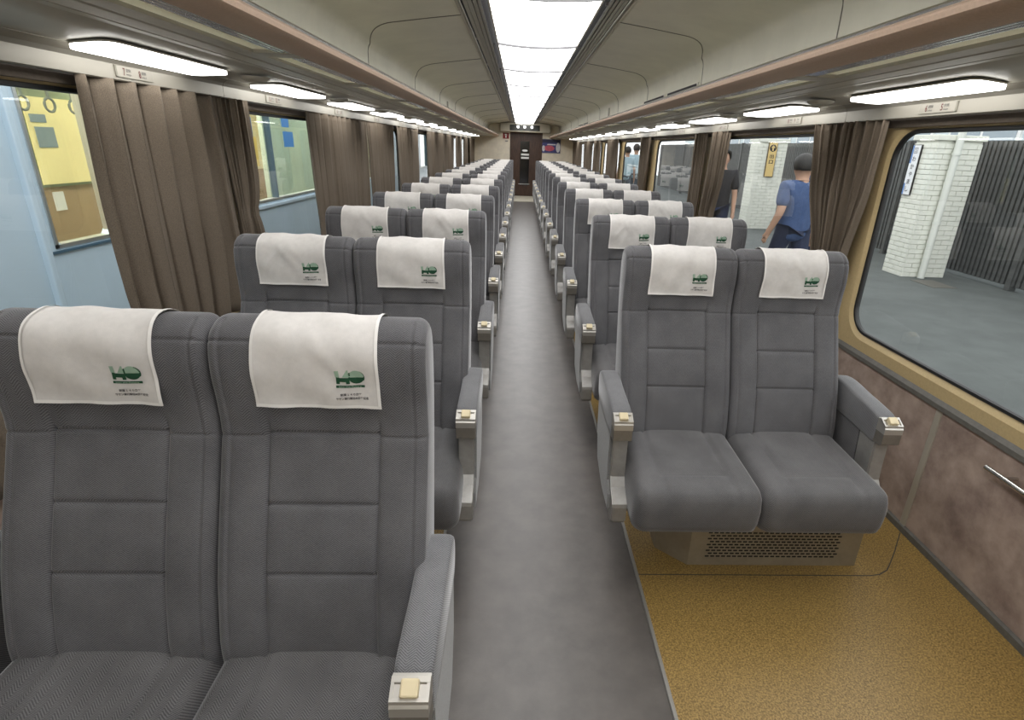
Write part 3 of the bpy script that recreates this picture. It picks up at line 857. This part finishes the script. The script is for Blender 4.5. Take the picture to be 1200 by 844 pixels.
for i, (a, b, n_, lb) in enumerate(LC):
    curtain('curtain', -1, [(ZT, a, b), (1.1, a+.02, b-.01), (.8, a+.05, b-.05), (ZB, a+.04, b-.03)], n_, .024, 20+i, lb)
RC = [([(ZT, 2.34, 2.92), (1.25, 2.36, 2.86), (.95, 2.42, 2.72), (.80, 2.46, 2.66), (ZB, 2.46, 2.68)], 10, .026, 'nearest brown curtain on the right, gathered towards its foot beside the big window'),
      ([(ZT, 4.12, 4.52), (1.2, 4.16, 4.52), (.9, 4.27, 4.54), (ZB, 4.30, 4.54)], 7, .026, 'brown right curtain on the far side of the window showing the walking people'),
      ([(ZT, 4.60, 4.97), (1.2, 4.62, 4.95), (.9, 4.63, 4.95), (ZB, 4.62, 4.98)], 7, .026, 'second brown right curtain behind the window showing the walking people'),
      ([(ZT, 6.62, 7.15), (1.2, 6.66, 7.1), (.9, 6.75, 7.05), (ZB, 6.75, 7.05)], 6, .030, 'fourth brown curtain along the right windows'),
      ([(ZT, 8.75, 10.0), (1.0, 8.8, 9.95), (ZB, 8.85, 9.9)], 8, .028, 'fifth brown curtain along the right windows'),
      ([(ZT, 10.85, 11.75), (1.0, 10.9, 11.7), (ZB, 10.9, 11.7)], 7, .028, 'sixth brown curtain along the right windows'),
      ([(ZT, 11.95, 13.6), (1.0, 12.0, 13.5), (ZB, 12.0, 13.5)], 9, .028, 'next to last brown curtain along the right windows'),
      ([(ZT, 14.1, 16.4), (1.0, 14.15, 16.3), (ZB, 14.2, 16.3)], 11, .028, 'last brown curtain on the right beside the end wall')]
for i, (lv, n_, am_, lb) in enumerate(RC):
    curtain('curtain', 1, lv, n_, am_, 50+i, lb)

# ------------------------------------------------------------------ end wall and door
DX0, DX1, DZ = -.37, .50, 1.74
w = empty('wall_end', (0, Y1, 0)); w['kind'] = 'structure'
o = MB(); o.box(-1.5, DX0-.02, 0, .05, 0, 2.1); o.build('end_panel', M['endwall'], w)
o = MB(); o.box(DX1+.02, 1.5, 0, .05, 0, 2.1); o.build('end_panel', M['endwall'], w)
o = MB(); o.box(DX0-.02, DX1+.02, 0, .05, DZ, 2.1); o.build('end_panel', M['endwall'], w)
d = empty('door_1', ((DX0+DX1)/2, Y1, 0)); d['kind'] = 'structure'
hw = (DX1-DX0)/2
o = MB(); o.box(-hw-.02, hw+.02, .035, .07, 0, DZ); o.build('door_leaf', M['door'], d)
for x in (-hw-.02, hw-.01):
    o = MB(); o.box(x, x+.03, -.02, .05, 0, DZ); o.build('door_frame', M['door'], d)
o = MB(); o.bbox(-.19, .12, .024, .04, .28, 1.53, .004); o.build('window_frame', M['door'], d)
o = MB(); o.box(-.165, .095, .018, .03, .31, 1.50); o.build('door_pane', M['darkglass'], d)
for z0, z1 in ((1.03, 1.08), (1.12, 1.17)):
    o = MB(); o.box(-.135, .085, .012, .02, z0, z1); o.build('sticker', M['white'], d)
o = MB(); o.lathe([(.001, 0), (.08, .0), (.08, .006), (.001, .006)], (-.03, .010, 1.25), 20, axis='y')
ov = o.build('sticker', M['white'], d); ov.scale = (1, 1, 1)
for q in ov.data.vertices: q.co.z = 1.25+(q.co.z-1.25)*.35
o = MB(); o.box(-.2, .13, .01, .02, .335, .35); o.build('kick_strip', M['chrome'], d)
o = MB(); o.box(-.334, .334, Y1-1.7, Y1, .0, .010)
tag(o.build('trim_sill', M['cream']), kind='structure')
o = MB(); o.box(-1.5, 1.5, Y0-.05, Y0, 0, 2.1); tag(o.build('wall_near', M['endwall']), kind='structure')
hb = tag(empty('display_housing', (.03, Y1, 1.835)), 'cream housing with a dark display and three white dots above the end door', 'display')
o = MB(); o.bbox(-.70, .70, -.22, 0, -.11, .14, .03); smooth_angle(o.build('housing', M['cream'], hb), 50)
o = MB(); o.bbox(-.43, .40, -.232, -.21, -.07, .075, .006); o.build('display_panel', M['display'], hb)
for x in (-.20, -.02, .18):
    o = MB(); o.lathe([(.001, 0), (.035, 0), (.035, .006), (.001, .006)], (x, -.239, .025), 14, axis='y'); o.build('white_dot', M['bulb'], hb)
rs = tag(empty('emergency_sign', (-.51, Y1-.004, 1.62)), 'small red sign on the end wall left of the door', 'sign')
o = MB(); o.box(-.085, .085, -.008, 0, -.075, .075); o.build('plate', M['red'], rs)
o = MB(); o.box(-.03, .03, -.011, -.008, .015, .05); o.box(-.018, .018, -.011, -.008, -.05, .005); o.build('symbol', M['white'], rs)
o = MB(); o.bbox(-.53, -.45, Y1-.02, Y1, 1.47, 1.50, .004)
tag(o.build('wall_hook', M['slat']), 'small dark fitting under the red sign on the end wall', 'fitting')
# poster with flat blocks of colour
ps = tag(empty('poster', (.77, Y1-.003, 1.39)), 'blue poster with a pink shape on the end wall right of the door', 'poster')
o = MB(); o.box(-.275, .275, -.012, 0, -.19, .19); o.build('frame', M['slat'], ps)
pm = [mat('poster_blue', srgb(66, 70, 128), .5, noise=.25, scale=9), mat('poster_pink', srgb(196, 92, 110), .5, noise=.15, scale=14), mat('poster_white', srgb(220, 220, 225), .5, noise=.1, scale=12), mat('poster_dark', srgb(40, 42, 74), .5)]
o = MB()
o.add([(x, -.0135, z) for x, z in ((-.26, -.175), (.26, -.175), (.26, .175), (-.26, .175))], [(0, 1, 2, 3)], 0)
o.add([(-.05+.15*math.cos(a), -.0145, -.055+.075*math.sin(a)) for a in [2*math.pi*k/20 for k in range(20)]], [tuple(range(20))], 1)
o.add([(.20+.06*math.cos(a), -.0145, -.03+.13*math.sin(a)) for a in [2*math.pi*k/20 for k in range(20)]], [tuple(range(20))], 2)
o.add([(-.21+.045*math.cos(a), -.0145, -.06+.08*math.sin(a)) for a in [2*math.pi*k/20 for k in range(20)]], [tuple(range(20))], 2)
o.add([(x, -.0140, z) for x, z in ((-.12, .03), (.12, .03), (.14, .06), (-.10, .06))], [(0, 1, 2, 3)], 2)
o.add([(x, -.0140, z) for x, z in ((-.26, .09), (.26, .09), (.26, .175), (-.26, .175))], [(0, 1, 2, 3)], 3)
o.build('print', pm, ps)

# ------------------------------------------------------------------ station platform (right)
ZP = -.20
K = 1.054
M['asphalt'] = mat('grey_platform_asphalt', (.085, .094, .090, 1), .85, noise=.12, scale=3, bump=.2, bscale=160, detail=8)
M['brick'] = mat('white_painted_brick', (.74, .75, .67, 1), .7, noise=.05, scale=12, bump=.15, bscale=120)
M['mortar'] = mat('white_mortar', (.70, .71, .64, 1), .9)
M['fence'] = mat('dark_fence_slat', (.075, .078, .075, 1), .6, noise=.2, scale=10)
M['pipe'] = mat('pale_drain_pipe', (.70, .72, .66, 1), .5)
M['signwhite'] = mat('white_sign_face', (.82, .84, .86, 1), .4)
M['signblue'] = mat('blue_sign_edge', (.10, .22, .48, 1), .4)
M['signyellow'] = mat('yellow_sign_face', (.72, .53, .22, 1), .4)
M['skyblue_wall'] = mat('pale_building_wall', (.62, .70, .72, 1), .7, noise=.06, scale=2)
M['bwin'] = mat('grey_building_glass', (.28, .34, .38, 1), .2)
o = MB(); o.box(1.62, 14, -14, 40, ZP-.3, ZP)
tag(o.build('platform', M['asphalt']), kind='structure')
o = MB(); o.box(-12, 14, -14, 40, ZP-1.4, ZP-1.2)
tag(o.build('ground', mat('track_ballast', (.10, .095, .085, 1), .95, noise=.3, scale=20)), kind='structure')
o = MB(); o.box(5.42, 5.75, 6.93, 7.40, ZP, ZP+.004)
tag(o.build('drain_cover', mat('drain_metal', (.10, .095, .08, 1), .6)), 'dark metal drain cover at the foot of the nearer white pillar', 'drain cover')

_bricks = {}
def brick_mesh(w_, h_, along):
    key = (round(w_, 3), round(h_, 3), along)
    if key not in _bricks:
        mb = MB()
        if along == 'x': mb.bbox(0, w_, -.010, .012, 0, h_, .004)
        else: mb.bbox(-.010, .012, 0, w_, 0, h_, .004)
        _bricks[key] = mb.mesh('brick', M['brick'])
    return _bricks[key]
def pillar(x0, x1, y0, y1, top, label):
    t = tag(empty('brick_pillar', (x0, y0, ZP)), label, 'pillar', 'white brick pillars on the platform')
    H = top-ZP
    o = MB(); o.box(.012, x1-x0, .012, y1-y0, 0, H-.07); o.build('core', M['mortar'], t)
    o = MB(); o.bbox(-.03, x1-x0+.03, -.03, y1-y0+.03, H-.07, H, .008); o.build('cap', M['brick'], t)
    hz = .0665; n_ = int((H-.07)/hz)
    for c in range(n_):
        for along, L in (('x', x1-x0), ('y', y1-y0)):
            p = 0 if c % 2 else -.11
            first = True
            while p < L-.02:
                a = max(p, 0); b = min(p+.22, L)
                if b-a > .03:
                    me = brick_mesh(b-a-.005, hz-.005, along)
                    obj('brick', me, t, (a, 0, c*hz) if along == 'x' else (0, a, c*hz))
                p += .22
    return t
PX, PY = 5.156*K-.09*(K-1)*-1, 7.233*K
pillar(5.44, 6.06, 7.62, 8.06, 1.70, 'white painted brick pillar with a drainpipe and a long station name sign')
pillar(5.04, 5.68, 12.5, 12.92, 1.70, 'white painted brick pillar carrying the yellow exit sign')
pp = tag(empty('drain_pipe', (5.68, 7.55, ZP)), 'pale vertical drainpipe running down the nearer white brick pillar', 'drainpipe')
o = MB(); o.tube([(0, 0, 0), (0, 0, 2.3)], .045, 14); smooth_angle(o.build('pipe', M['pipe'], pp))
for z in (.75, 1.65):
    o = MB(); o.lathe([(.045, 0), (.054, 0), (.054, .035), (.045, .035)], (0, 0, z), 14); smooth_angle(o.build('collar', M['pipe'], pp), 50)

# station name sign on the pillar face towards the train
sg = tag(empty('station_sign', (5.435, 7.955, 1.24)), 'narrow white vertical station name sign with blue edge on the brick pillar', 'sign')
hwid, hht = .088, .335
o = MB(); o.box(-.028, -.004, -hwid, hwid, -hht, hht); o.build('board', M['gasket'], sg)
o = MB(); o.box(-.031, -.028, -hwid+.008, hwid-.008, -hht+.008, hht-.008); o.build('face', M['signwhite'], sg)
o = MB(); o.box(-.0325, -.031, hwid-.040, hwid-.010, .09, hht-.010); o.box(-.0325, -.031, hwid-.040, hwid-.010, -hht+.010, -hht+.16); o.build('blue_stripe', M['signblue'], sg)
pl = lambda u, v: (-.033, -u, v)
o = MB()
for i, ch in enumerate('わかやまし'):
    fit_text(o, ch, -.030, .115-.100*i, .065, .068, pl, 0, .012)
fit_text(o, 'NK', -.016, .262, .034, .018, pl, 0); fit_text(o, '45', -.016, .234, .034, .022, pl, 0, .02)
for a, b, c, e in ((-.036, .036, .222, .228), (-.036, .036, .288, .294), (-.036, -.030, .222, .294), (.030, .036, .222, .294)):
    o.add([pl(a, c), pl(b, c), pl(b, e), pl(a, e)], [(0, 1, 2, 3)])
o.build('lettering', M['ink'], sg)
# yellow exit sign
sg = tag(empty('exit_sign', (5.35, 12.485, 1.28)), 'yellow vertical exit sign with an arrow on the far white pillar', 'sign')
sg.scale = (.85, 1, .85)
o = MB(); o.box(-.115, .115, -.03, 0, -.42, .42); o.build('board', mat('sign_frame_brown', (.14, .10, .05, 1), .5), sg)
o = MB(); o.box(-.100, .100, -.033, -.03, -.405, .405); o.build('face', M['signyellow'], sg)
pl = lambda u, v: (u, -.0345, v)
o = MB()
fit_text(o, '出', -.055, .03, .11, .10, pl, 0, .02); fit_text(o, '口', -.055, -.10, .11, .09, pl, 0, .03)
o.add([pl(.085*math.cos(2*math.pi*k/24), .275+.085*math.sin(2*math.pi*k/24)) for k in range(24)], [tuple(range(24))])
o.build('lettering', M['ink'], sg)
o = MB(); pl = lambda u, v: (u, -.036, v)
o.add([pl(0, .345), pl(-.055, .28), pl(-.02, .28), pl(-.02, .21), pl(.02, .21), pl(.02, .28), pl(.055, .28)], [(0, 1, 2, 3, 4, 5, 6)]); o.build('arrow', M['signyellow'], sg)

# slatted dark fence behind the pillars
FX = 6.42
fe = tag(empty('slat_fence', (FX, 9, ZP)), 'dark fence of upright narrow slats behind the white brick pillars', 'fence')
sl = MB(); sl.box(-.014, .014, -.026, .026, .06, 1.86); slm = sl.mesh('fence_slat', M['fence'])
y = 3.0
cnt = 0
while y < 27 and cnt < 300:
    obj('fence_slat', slm, fe, (0, y-9, 0)); y += .082; cnt += 1
for z in (.10, .88, 1.80):
    o = MB(); o.box(.014, .05, -6.1, 18, z-.03, z+.03); o.build('fence_rail', M['fence'], fe)
for yq in (4.9, 6.9, 9.6, 11.6, 14.5, 17, 20, 23):
    o = MB(); o.box(-.035, .06, yq-9-.04, yq-9+.04, 0, 1.88); o.build('fence_post', M['fence'], fe)
o = MB(); o.box(-.045, -.014, 4.9-9, 6.9-9, .86, .92); o.build('gate_bar', M['fence'], fe)
o = MB(); o.box(.06, .07, -6.1, 18, .05, 1.84); o.build('backing_sheet', mat('fence_backing', (.045, .048, .047, 1), .8), fe)
# pale building beyond the fence
bd = tag(empty('station_building', (9.5, 12, ZP)), 'pale building with rows of grey windows beyond the dark fence', 'building')
o = MB(); o.box(0, 3, -14, 22, 0, 5.5); o.build('wall', M['skyblue_wall'], bd)
for i in range(14):
    y = -13 + 2.4*i
    f_ = MB(); f_.box(-.05, .02, y, y+1.9, 1.75, 3.3); wf = f_.build('window', M['white'], bd)
    f_ = MB(); f_.box(-.06, -.045, y+.08, y+.91, 1.83, 3.22); f_.box(-.06, -.045, y+.99, y+1.82, 1.83, 3.22); f_.build('window_pane', M['bwin'], wf)

# ------------------------------------------------------------------ people on the platform
def skin(name, verts, edges, mt, parent, sub=2):
    me = bpy.data.meshes.new(name)
    me.from_pydata([v[0] for v in verts], edges, [])
    me.materials.append(mt)
    o = obj(name, me, parent)
    md = o.modifiers.new('skin', 'SKIN'); md.use_smooth_shade = True
    if not me.skin_vertices: me.skin_vertices.new()
    for i, v in enumerate(verts):
        r_ = v[1]; me.skin_vertices[0].data[i].radius = r_ if isinstance(r_, tuple) else (r_, r_)
    me.skin_vertices[0].data[0].use_root = True
    sb = o.modifiers.new('sub', 'SUBSURF'); sb.levels = sub; sb.render_levels = sub
    return o
M['skin'] = mat('skin', (.52, .31, .21, 1), .6)
M['hair'] = mat('black_hair', (.012, .011, .010, 1), .6, noise=.3, scale=60)
def person(loc, rz, label, shirt, pants, stride, arml, armr, headturn=0, sc=1.0):
    """faces local +y; arml / armr: (elbow, wrist) offsets from the shoulder"""
    t = tag(empty('person', loc, rz), label, 'person'); t.scale = (sc, sc, sc)
    V = []; E = []
    def add(p, r, frm=None):
        V.append((p, r)); 
        if frm is not None: E.append((frm, len(V)-1))
        return len(V)-1
    pel = add((0, 0, .90), (.135, .095)); wa = add((0, 0, 1.03), (.125, .085), pel); ch = add((0, -.01, 1.22), (.150, .10), wa)
    nb = add((0, 0, 1.36), (.075, .065), ch); nk = add((0, .015, 1.42), .05, nb)
    ca, sa = math.cos(headturn), math.sin(headturn)
    def H(x, y, z): return (x*ca-y*sa, .02+x*sa+y*ca, z)
    hd = add(H(0, 0, 1.49), (.068, .080), nk); ht = add(H(0, -.01, 1.565), (.070, .085), hd); add(H(0, -.015, 1.63), (.035, .045), ht)
    ns = add(H(0, .085, 1.505), .012, hd)
    for sx in (-1, 1): add(H(sx*.078, -.01, 1.51), (.010, .018), hd)
    legs = {}; arms = {}
    for sx, st in ((-1, stride), (1, -stride)):
        hp = add((sx*.085, 0, .84), .085, pel); kn = add((sx*.09, .20*st+.03, .47), .055, hp); an = add((sx*.09, .30*st-.05, .085), .038, kn)
        he = add((sx*.095, .30*st+.03, .035), .036, an); add((sx*.10, .30*st+.14, .025), .03, he); legs[sx] = (hp, kn, an)
    for sx, (el, wr) in ((-1, arml), (1, armr)):
        sh = add((sx*.165, -.01, 1.325), .055, ch)
        e = (sx*.165+el[0], -.01+el[1], 1.325+el[2]); w_ = (sx*.165+wr[0], -.01+wr[1], 1.325+wr[2])
        ei = add(e, .040, sh); wi = add(w_, .027, ei)
        dv = (Vector(w_)-Vector(e)).normalized(); side = Vector((0, 1, 0)); pv = Vector(w_)+dv*.055
        pa = add(tuple(pv), (.032, .018), wi)
        for k, (off, ln) in enumerate(((-.027, .055), (-.009, .070), (.009, .065), (.027, .05))):
            b0 = pv+dv*.03+side*off; f1 = add(tuple(b0), .0095, pa); f2 = add(tuple(b0+dv*ln*.6), .0085, f1); add(tuple(b0+dv*ln+Vector((-sx*.015, 0, 0))), .0075, f2)
        th = add(tuple(Vector(w_)+dv*.03+side*.036), .010, wi); add(tuple(Vector(w_)+dv*.075+side*.05), .0085, th)
        arms[sx] = (sh, e, w_)
    skin('body', V, E, M['skin'], t)
    # shirt: torso and short sleeves
    S = [((0, 0, .70), (.176, .132)), ((0, 0, .90), (.172, .128)), ((0, 0, 1.05), (.165, .118)), ((0, -.01, 1.22), (.180, .125)), ((0, 0, 1.35), (.105, .085)), ((0, .005, 1.385), (.070, .065))]
    SE = [(0, 1), (1, 2), (2, 3), (3, 4), (4, 5)]
    for sx in (-1, 1):
        sh, e, w_ = arms[sx]
        S.append(((sx*.175, -.01, 1.325), .078)); i = len(S)-1; SE.append((3, i))
        p = Vector((sx*.165, -.01, 1.325)).lerp(Vector(e), .85); S.append((tuple(p), .062)); SE.append((i, i+1))
    skin('shirt', S, SE, shirt, t)
    T = [((0, 0, .97), (.158, .112))]; TE = []
    for sx in (-1, 1):
        hp, kn, an = (V[i][0] for i in legs[sx])
        T.append((hp, .100)); i = len(T)-1; TE.append((0, i)); T.append((kn, .075)); TE.append((i, i+1)); T.append((an, .062)); TE.append((i+1, i+2))
    skin('trousers', T, TE, pants, t)
    for sx in (-1, 1):
        an = V[legs[sx][2]][0]
        mb = MB(); mb.bbox(an[0]-.045, an[0]+.055, an[1]-.02, an[1]+.24, 0, .085, .025); smooth_angle(mb.build('shoe', M['gasket'], t), 60)
    # hair cap
    v = []; f = []; nu, nv = 16, 9
    for j in range(nv):
        a = math.pi*.66*j/(nv-1)
        for i in range(nu):
            b = 2*math.pi*i/nu
            x, y = .080*math.sin(a)*math.cos(b), .098*math.sin(a)*math.sin(b)
            z = .088*math.cos(a)
            if y > .03 and j > 4: z = max(z, .088*math.cos(math.pi*.60*4.6/(nv-1)))
            h_ = 1+.05*math.sin(7*b+3*a)*math.sin(5*a+b); q = H(x*h_, (y*h_)-.012, 1.565+z*h_ - (.02 if y < -.03 and j > 5 else 0)); v.append(q)
    f = [(j*nu+i, j*nu+(i+1) % nu, (j+1)*nu+(i+1) % nu, (j+1)*nu+i) for j in range(nv-1) for i in range(nu)]
    o = obj('hair', new_mesh('hair', v, f, M['hair'], True), t); sd = o.modifiers.new('thick', 'SOLIDIFY'); sd.thickness = .02; sd.offset = -1
    return t
navy = mat('navy_shirt', srgb(62, 82, 120), .9, noise=.1, scale=30); dark = mat('dark_navy_trousers', srgb(34, 42, 66), .9)
pale = mat('pale_blue_shirt', srgb(176, 200, 210), .9); greyp = mat('grey_trousers', srgb(80, 88, 96), .9)
p1 = person((2.91, 6.0, ZP), R(12), 'person in a navy blue shirt walking away on the platform, arm hanging at the side', navy, dark, .5, ((-.045, -.04, -.27), (-.07, .05, -.50)), ((.07, .0, -.28), (.10, .05, -.53)), R(-35), .965)
p1.scale = (1.14, 1.05, .955)
person((2.74, 8.0, ZP), R(150), 'person in black clothes half hidden by the second right curtain on the platform', mat('black_shirt', srgb(38, 38, 42), .9), dark, .2, ((-.05, 0, -.28), (-.07, .05, -.53)), ((.05, .0, -.28), (.07, .05, -.53)), 0, .99)
person((3.62, 7.1, ZP), R(-160), 'person in dark blue mostly hidden behind the nearest right curtain', navy, dark, .3, ((-.07, 0, -.28), (-.09, .05, -.53)), ((.07, .0, -.28), (.10, .05, -.53)), R(10), 1.03)
person((3.05, 17.0, ZP), R(5), 'distant person in a pale blue shirt on the platform', pale, greyp, .3, ((-.07, 0, -.28), (-.09, .05, -.53)), ((.07, .0, -.28), (.10, .05, -.53)), 0, 1.0)
person((3.42, 17.6, ZP), R(-10), 'distant taller person in a pale shirt beside another on the platform', pale, greyp, .2, ((-.07, 0, -.28), (-.09, .05, -.53)), ((.07, .0, -.28), (.10, .05, -.53)), 0, 1.05)

# ------------------------------------------------------------------ blue train on the next track (left)
BX = -2.42
M['blue'] = mat('pale_blue_train_paint', srgb(206, 226, 240), .22, noise=.03, scale=2, coat=.3)
M['bluetrim'] = mat('blue_train_rubber', srgb(70, 100, 120), .5)
M['bcream'] = mat('cream_train_interior', srgb(236, 224, 178), .6, noise=.05, scale=3)
M['btan'] = mat('tan_train_panel', srgb(170, 146, 116), .6, noise=.06, scale=4)
M['bglass'] = glass('blue_train_glass', (.94, .95, .92, 1), .7)
M['alu'] = mat('aluminium', (.6, .62, .62, 1), .35, .8)
M['ring'] = mat('grey_strap_ring', (.22, .24, .22, 1), .5)
M['bglow'] = emit('train_fill_light', (1, .95, .80, 1), 16.0)  # glow of the lamps added to brighten the train's inside
tr = tag(empty('blue_train', (BX, 4, ZP-1.0)), 'pale blue train standing on the next track beyond the left windows', 'train')
def tbox(name, mt, y0, y1, z0, z1, x0=0, x1=-.06, par=tr, b=None):
    o = MB()
    (o.box(*sorted((x0, x1)), y0-4, y1-4, z0-ZP+1.0, z1-ZP+1.0) if b is None else o.bbox(*sorted((x0, x1)), y0-4, y1-4, z0-ZP+1.0, z1-ZP+1.0, b))
    return o.build(name, mt, par)
# openings in the side: (y0, y1, z0, z1)
OPEN = [(-1.3, .9, .80, 1.72), (2.84, 3.28, .795, 1.72), (4.55, 6.75, .80, 1.72), (8.3, 10.5, .80, 1.72), (11.9, 12.4, .795, 1.72), (13.6, 15.8, .80, 1.72)]
ys = [-4.0]
for a in OPEN: ys += [a[0], a[1]]
ys += [20.0]
tbox('side_lower', M['blue'], -4, 20, -.9, .795)
tbox('side_upper', M['blue'], -4, 20, 1.72, 2.6)
for i in range(0, len(ys), 2): tbox('side_pier', M['blue'], ys[i], ys[i+1], .795, 1.72)
for y0, y1, z0, z1 in OPEN:
    pn = tbox('window_pane', M['bglass'], y0, y1, z0, z1, -.030, -.032)
    t_ = .018
    fr = MB(); H0 = -ZP+1.0
    for a in ((y0, y0+t_, z0, z1), (y1-t_, y1, z0, z1), (y0, y1, z0, z0+t_), (y0, y1, z1-t_, z1)):
        fr.box(-.05, .006, a[0]-4, a[1]-4, a[2]+H0, a[3]+H0)
    fr.build('window_frame', M['alu'], tr)
    if y1-y0 > 1:
        for q in (.46,): tbox('window_bar', M['bluetrim'], y0+(y1-y0)*q-.012, y0+(y1-y0)*q+.012, z0, z1, .004, -.05)
# rounded lower corners of the door windows
for yy0, yy1 in ((2.84, 3.28), (11.9, 12.4)):
    for yc_, sg_ in ((yy0, 1), (yy1, -1)):
        mb = MB(); r_ = .09
        pts = [(yc_-4, .795+H0)] + [(yc_+sg_*(r_-r_*math.sin(R(a)))-4, .795+r_-r_*math.cos(R(a))+H0) for a in range(0, 91, 15)]
        mb.prism(pts if sg_ < 0 else pts[::-1], 'x', -.055, .002); mb.build('door_corner', M['blue'], tr)
for y in (2.765, 3.42, 11.7, 12.6):
    tbox('door_edge', M['blue'], y-.018, y+.018, -.9, 2.3, .03, -.02, b=.006)
tbox('door_step', M['bluetrim'], 2.78, 3.41, .772, .784, .012, -.02)
tbox('belt_line', M['blue'], 4.2, 11.6, .745, .775, .018, -.02, b=.004)
tbox('train_roof', M['bcream'], -4, 20, 2.40, 2.5, -.06, -2.6)
tbox('train_floor', M['btan'], -4, 20, -.35, -.25, -.06, -2.6)
tbox('far_side_lower', M['btan'], -4, 20, -.25, .80, -2.5, -2.6)
tbox('far_side', M['bcream'], -4, 20, .80, 2.4, -2.5, -2.6)
for a, b in ((2.9, 4.4), (5.6, 7.6), (8.6, 10.6), (12, 14)):
    tbox('far_window', M['bwin'], a, b, 1.15, 1.62, -2.47, -2.5)
M['byellow'] = mat('painted_yellow_light', srgb(250, 234, 176), .5, noise=.06, scale=2)  # light coming through the pane is put into this yellow
M['bgreen'] = mat('grey_green_header', srgb(140, 150, 120), .6, noise=.1, scale=6)
tbox('cab_wall', M['btan'], 3.6, 5.45, -.25, 2.35, -1.29, -1.33)
tbox('cab_header', M['bgreen'], 3.6, 5.45, 1.565, 2.35, -1.27, -1.29)
tbox('cab_pane_frame', M['bgreen'], 4.42, 4.99, .94, 1.60, -1.272, -1.29)
tbox('cab_pane', M['byellow'], 4.44, 4.965, .96, 1.575, -1.265, -1.273)
tbox('cab_window', M['bwin'], 4.47, 4.615, 1.40, 1.457, -1.26, -1.266)
tbox('cab_window', M['bwin'], 4.49, 4.665, 1.225, 1.37, -1.26, -1.266)
tbox('notice', M['white'], 4.52, 4.62, .76, .90, -1.28, -1.29)
tbox('sky_reflection_panel', mat('painted_sky_reflection', srgb(205, 218, 205), .5, noise=.05, scale=3), 7.15, 11.5, .3, 2.3, -.75, -.80)  # pale panel stands in for sky reflected in the window glass
for y in (4.75, 5.5):
    sb = tbox('passenger_seat', mat('brown_train_seat', srgb(126, 112, 98), .9), y, y+.14, -.2, 1.06, -.28, -.72, b=.05)
    tbox('headrest_cover', M['white'], y-.012, y+.1, .90, 1.05, -.34, -.66, par=sb, b=.03)
for y in (-1, 2.2, 5.4, 8.6, 11.8): tbox('fill_lamp', M['bglow'], y, y+1.2, 2.36, 2.40, -.35, -1.05)  # unseen lamps, added to brighten the train interior
o = MB(); o.tube([(-.78, -.6, 1.62+H0), (-.78, .7, 1.62+H0)], .012, 8); o.build('strap_rail', M['alu'], tr)
for y in (3.85, 4.06, 4.27):
    o = MB(); ring = [(-.78, y-4+.042*math.cos(2*math.pi*k/16), 1.505+H0+.042*math.sin(2*math.pi*k/16)) for k in range(17)]
    o.tube(ring, .008, 6, cap=False); o.box(-.786, -.774, y-4-.008, y-4+.008, 1.545+H0, 1.62+H0); o.build('hand_strap', M['ring'], tr)
# stickers on the second window
M['stickblue'] = mat('blue_sticker', srgb(52, 128, 196), .5); M['stickyellow'] = mat('yellow_sticker', srgb(222, 196, 96), .5)
tbox('sticker', M['stickblue'], 5.92, 6.09, 1.455, 1.535, -.024, -.029); tbox('sticker', M['stickblue'], 5.93, 6.17, 1.27, 1.415, -.024, -.029)
tbox('sticker', M['stickblue'], 5.05, 5.26, 1.36, 1.515, -.024, -.029); tbox('sticker', M['stickyellow'], 5.10, 5.315, 1.11, 1.355, -.024, -.029)
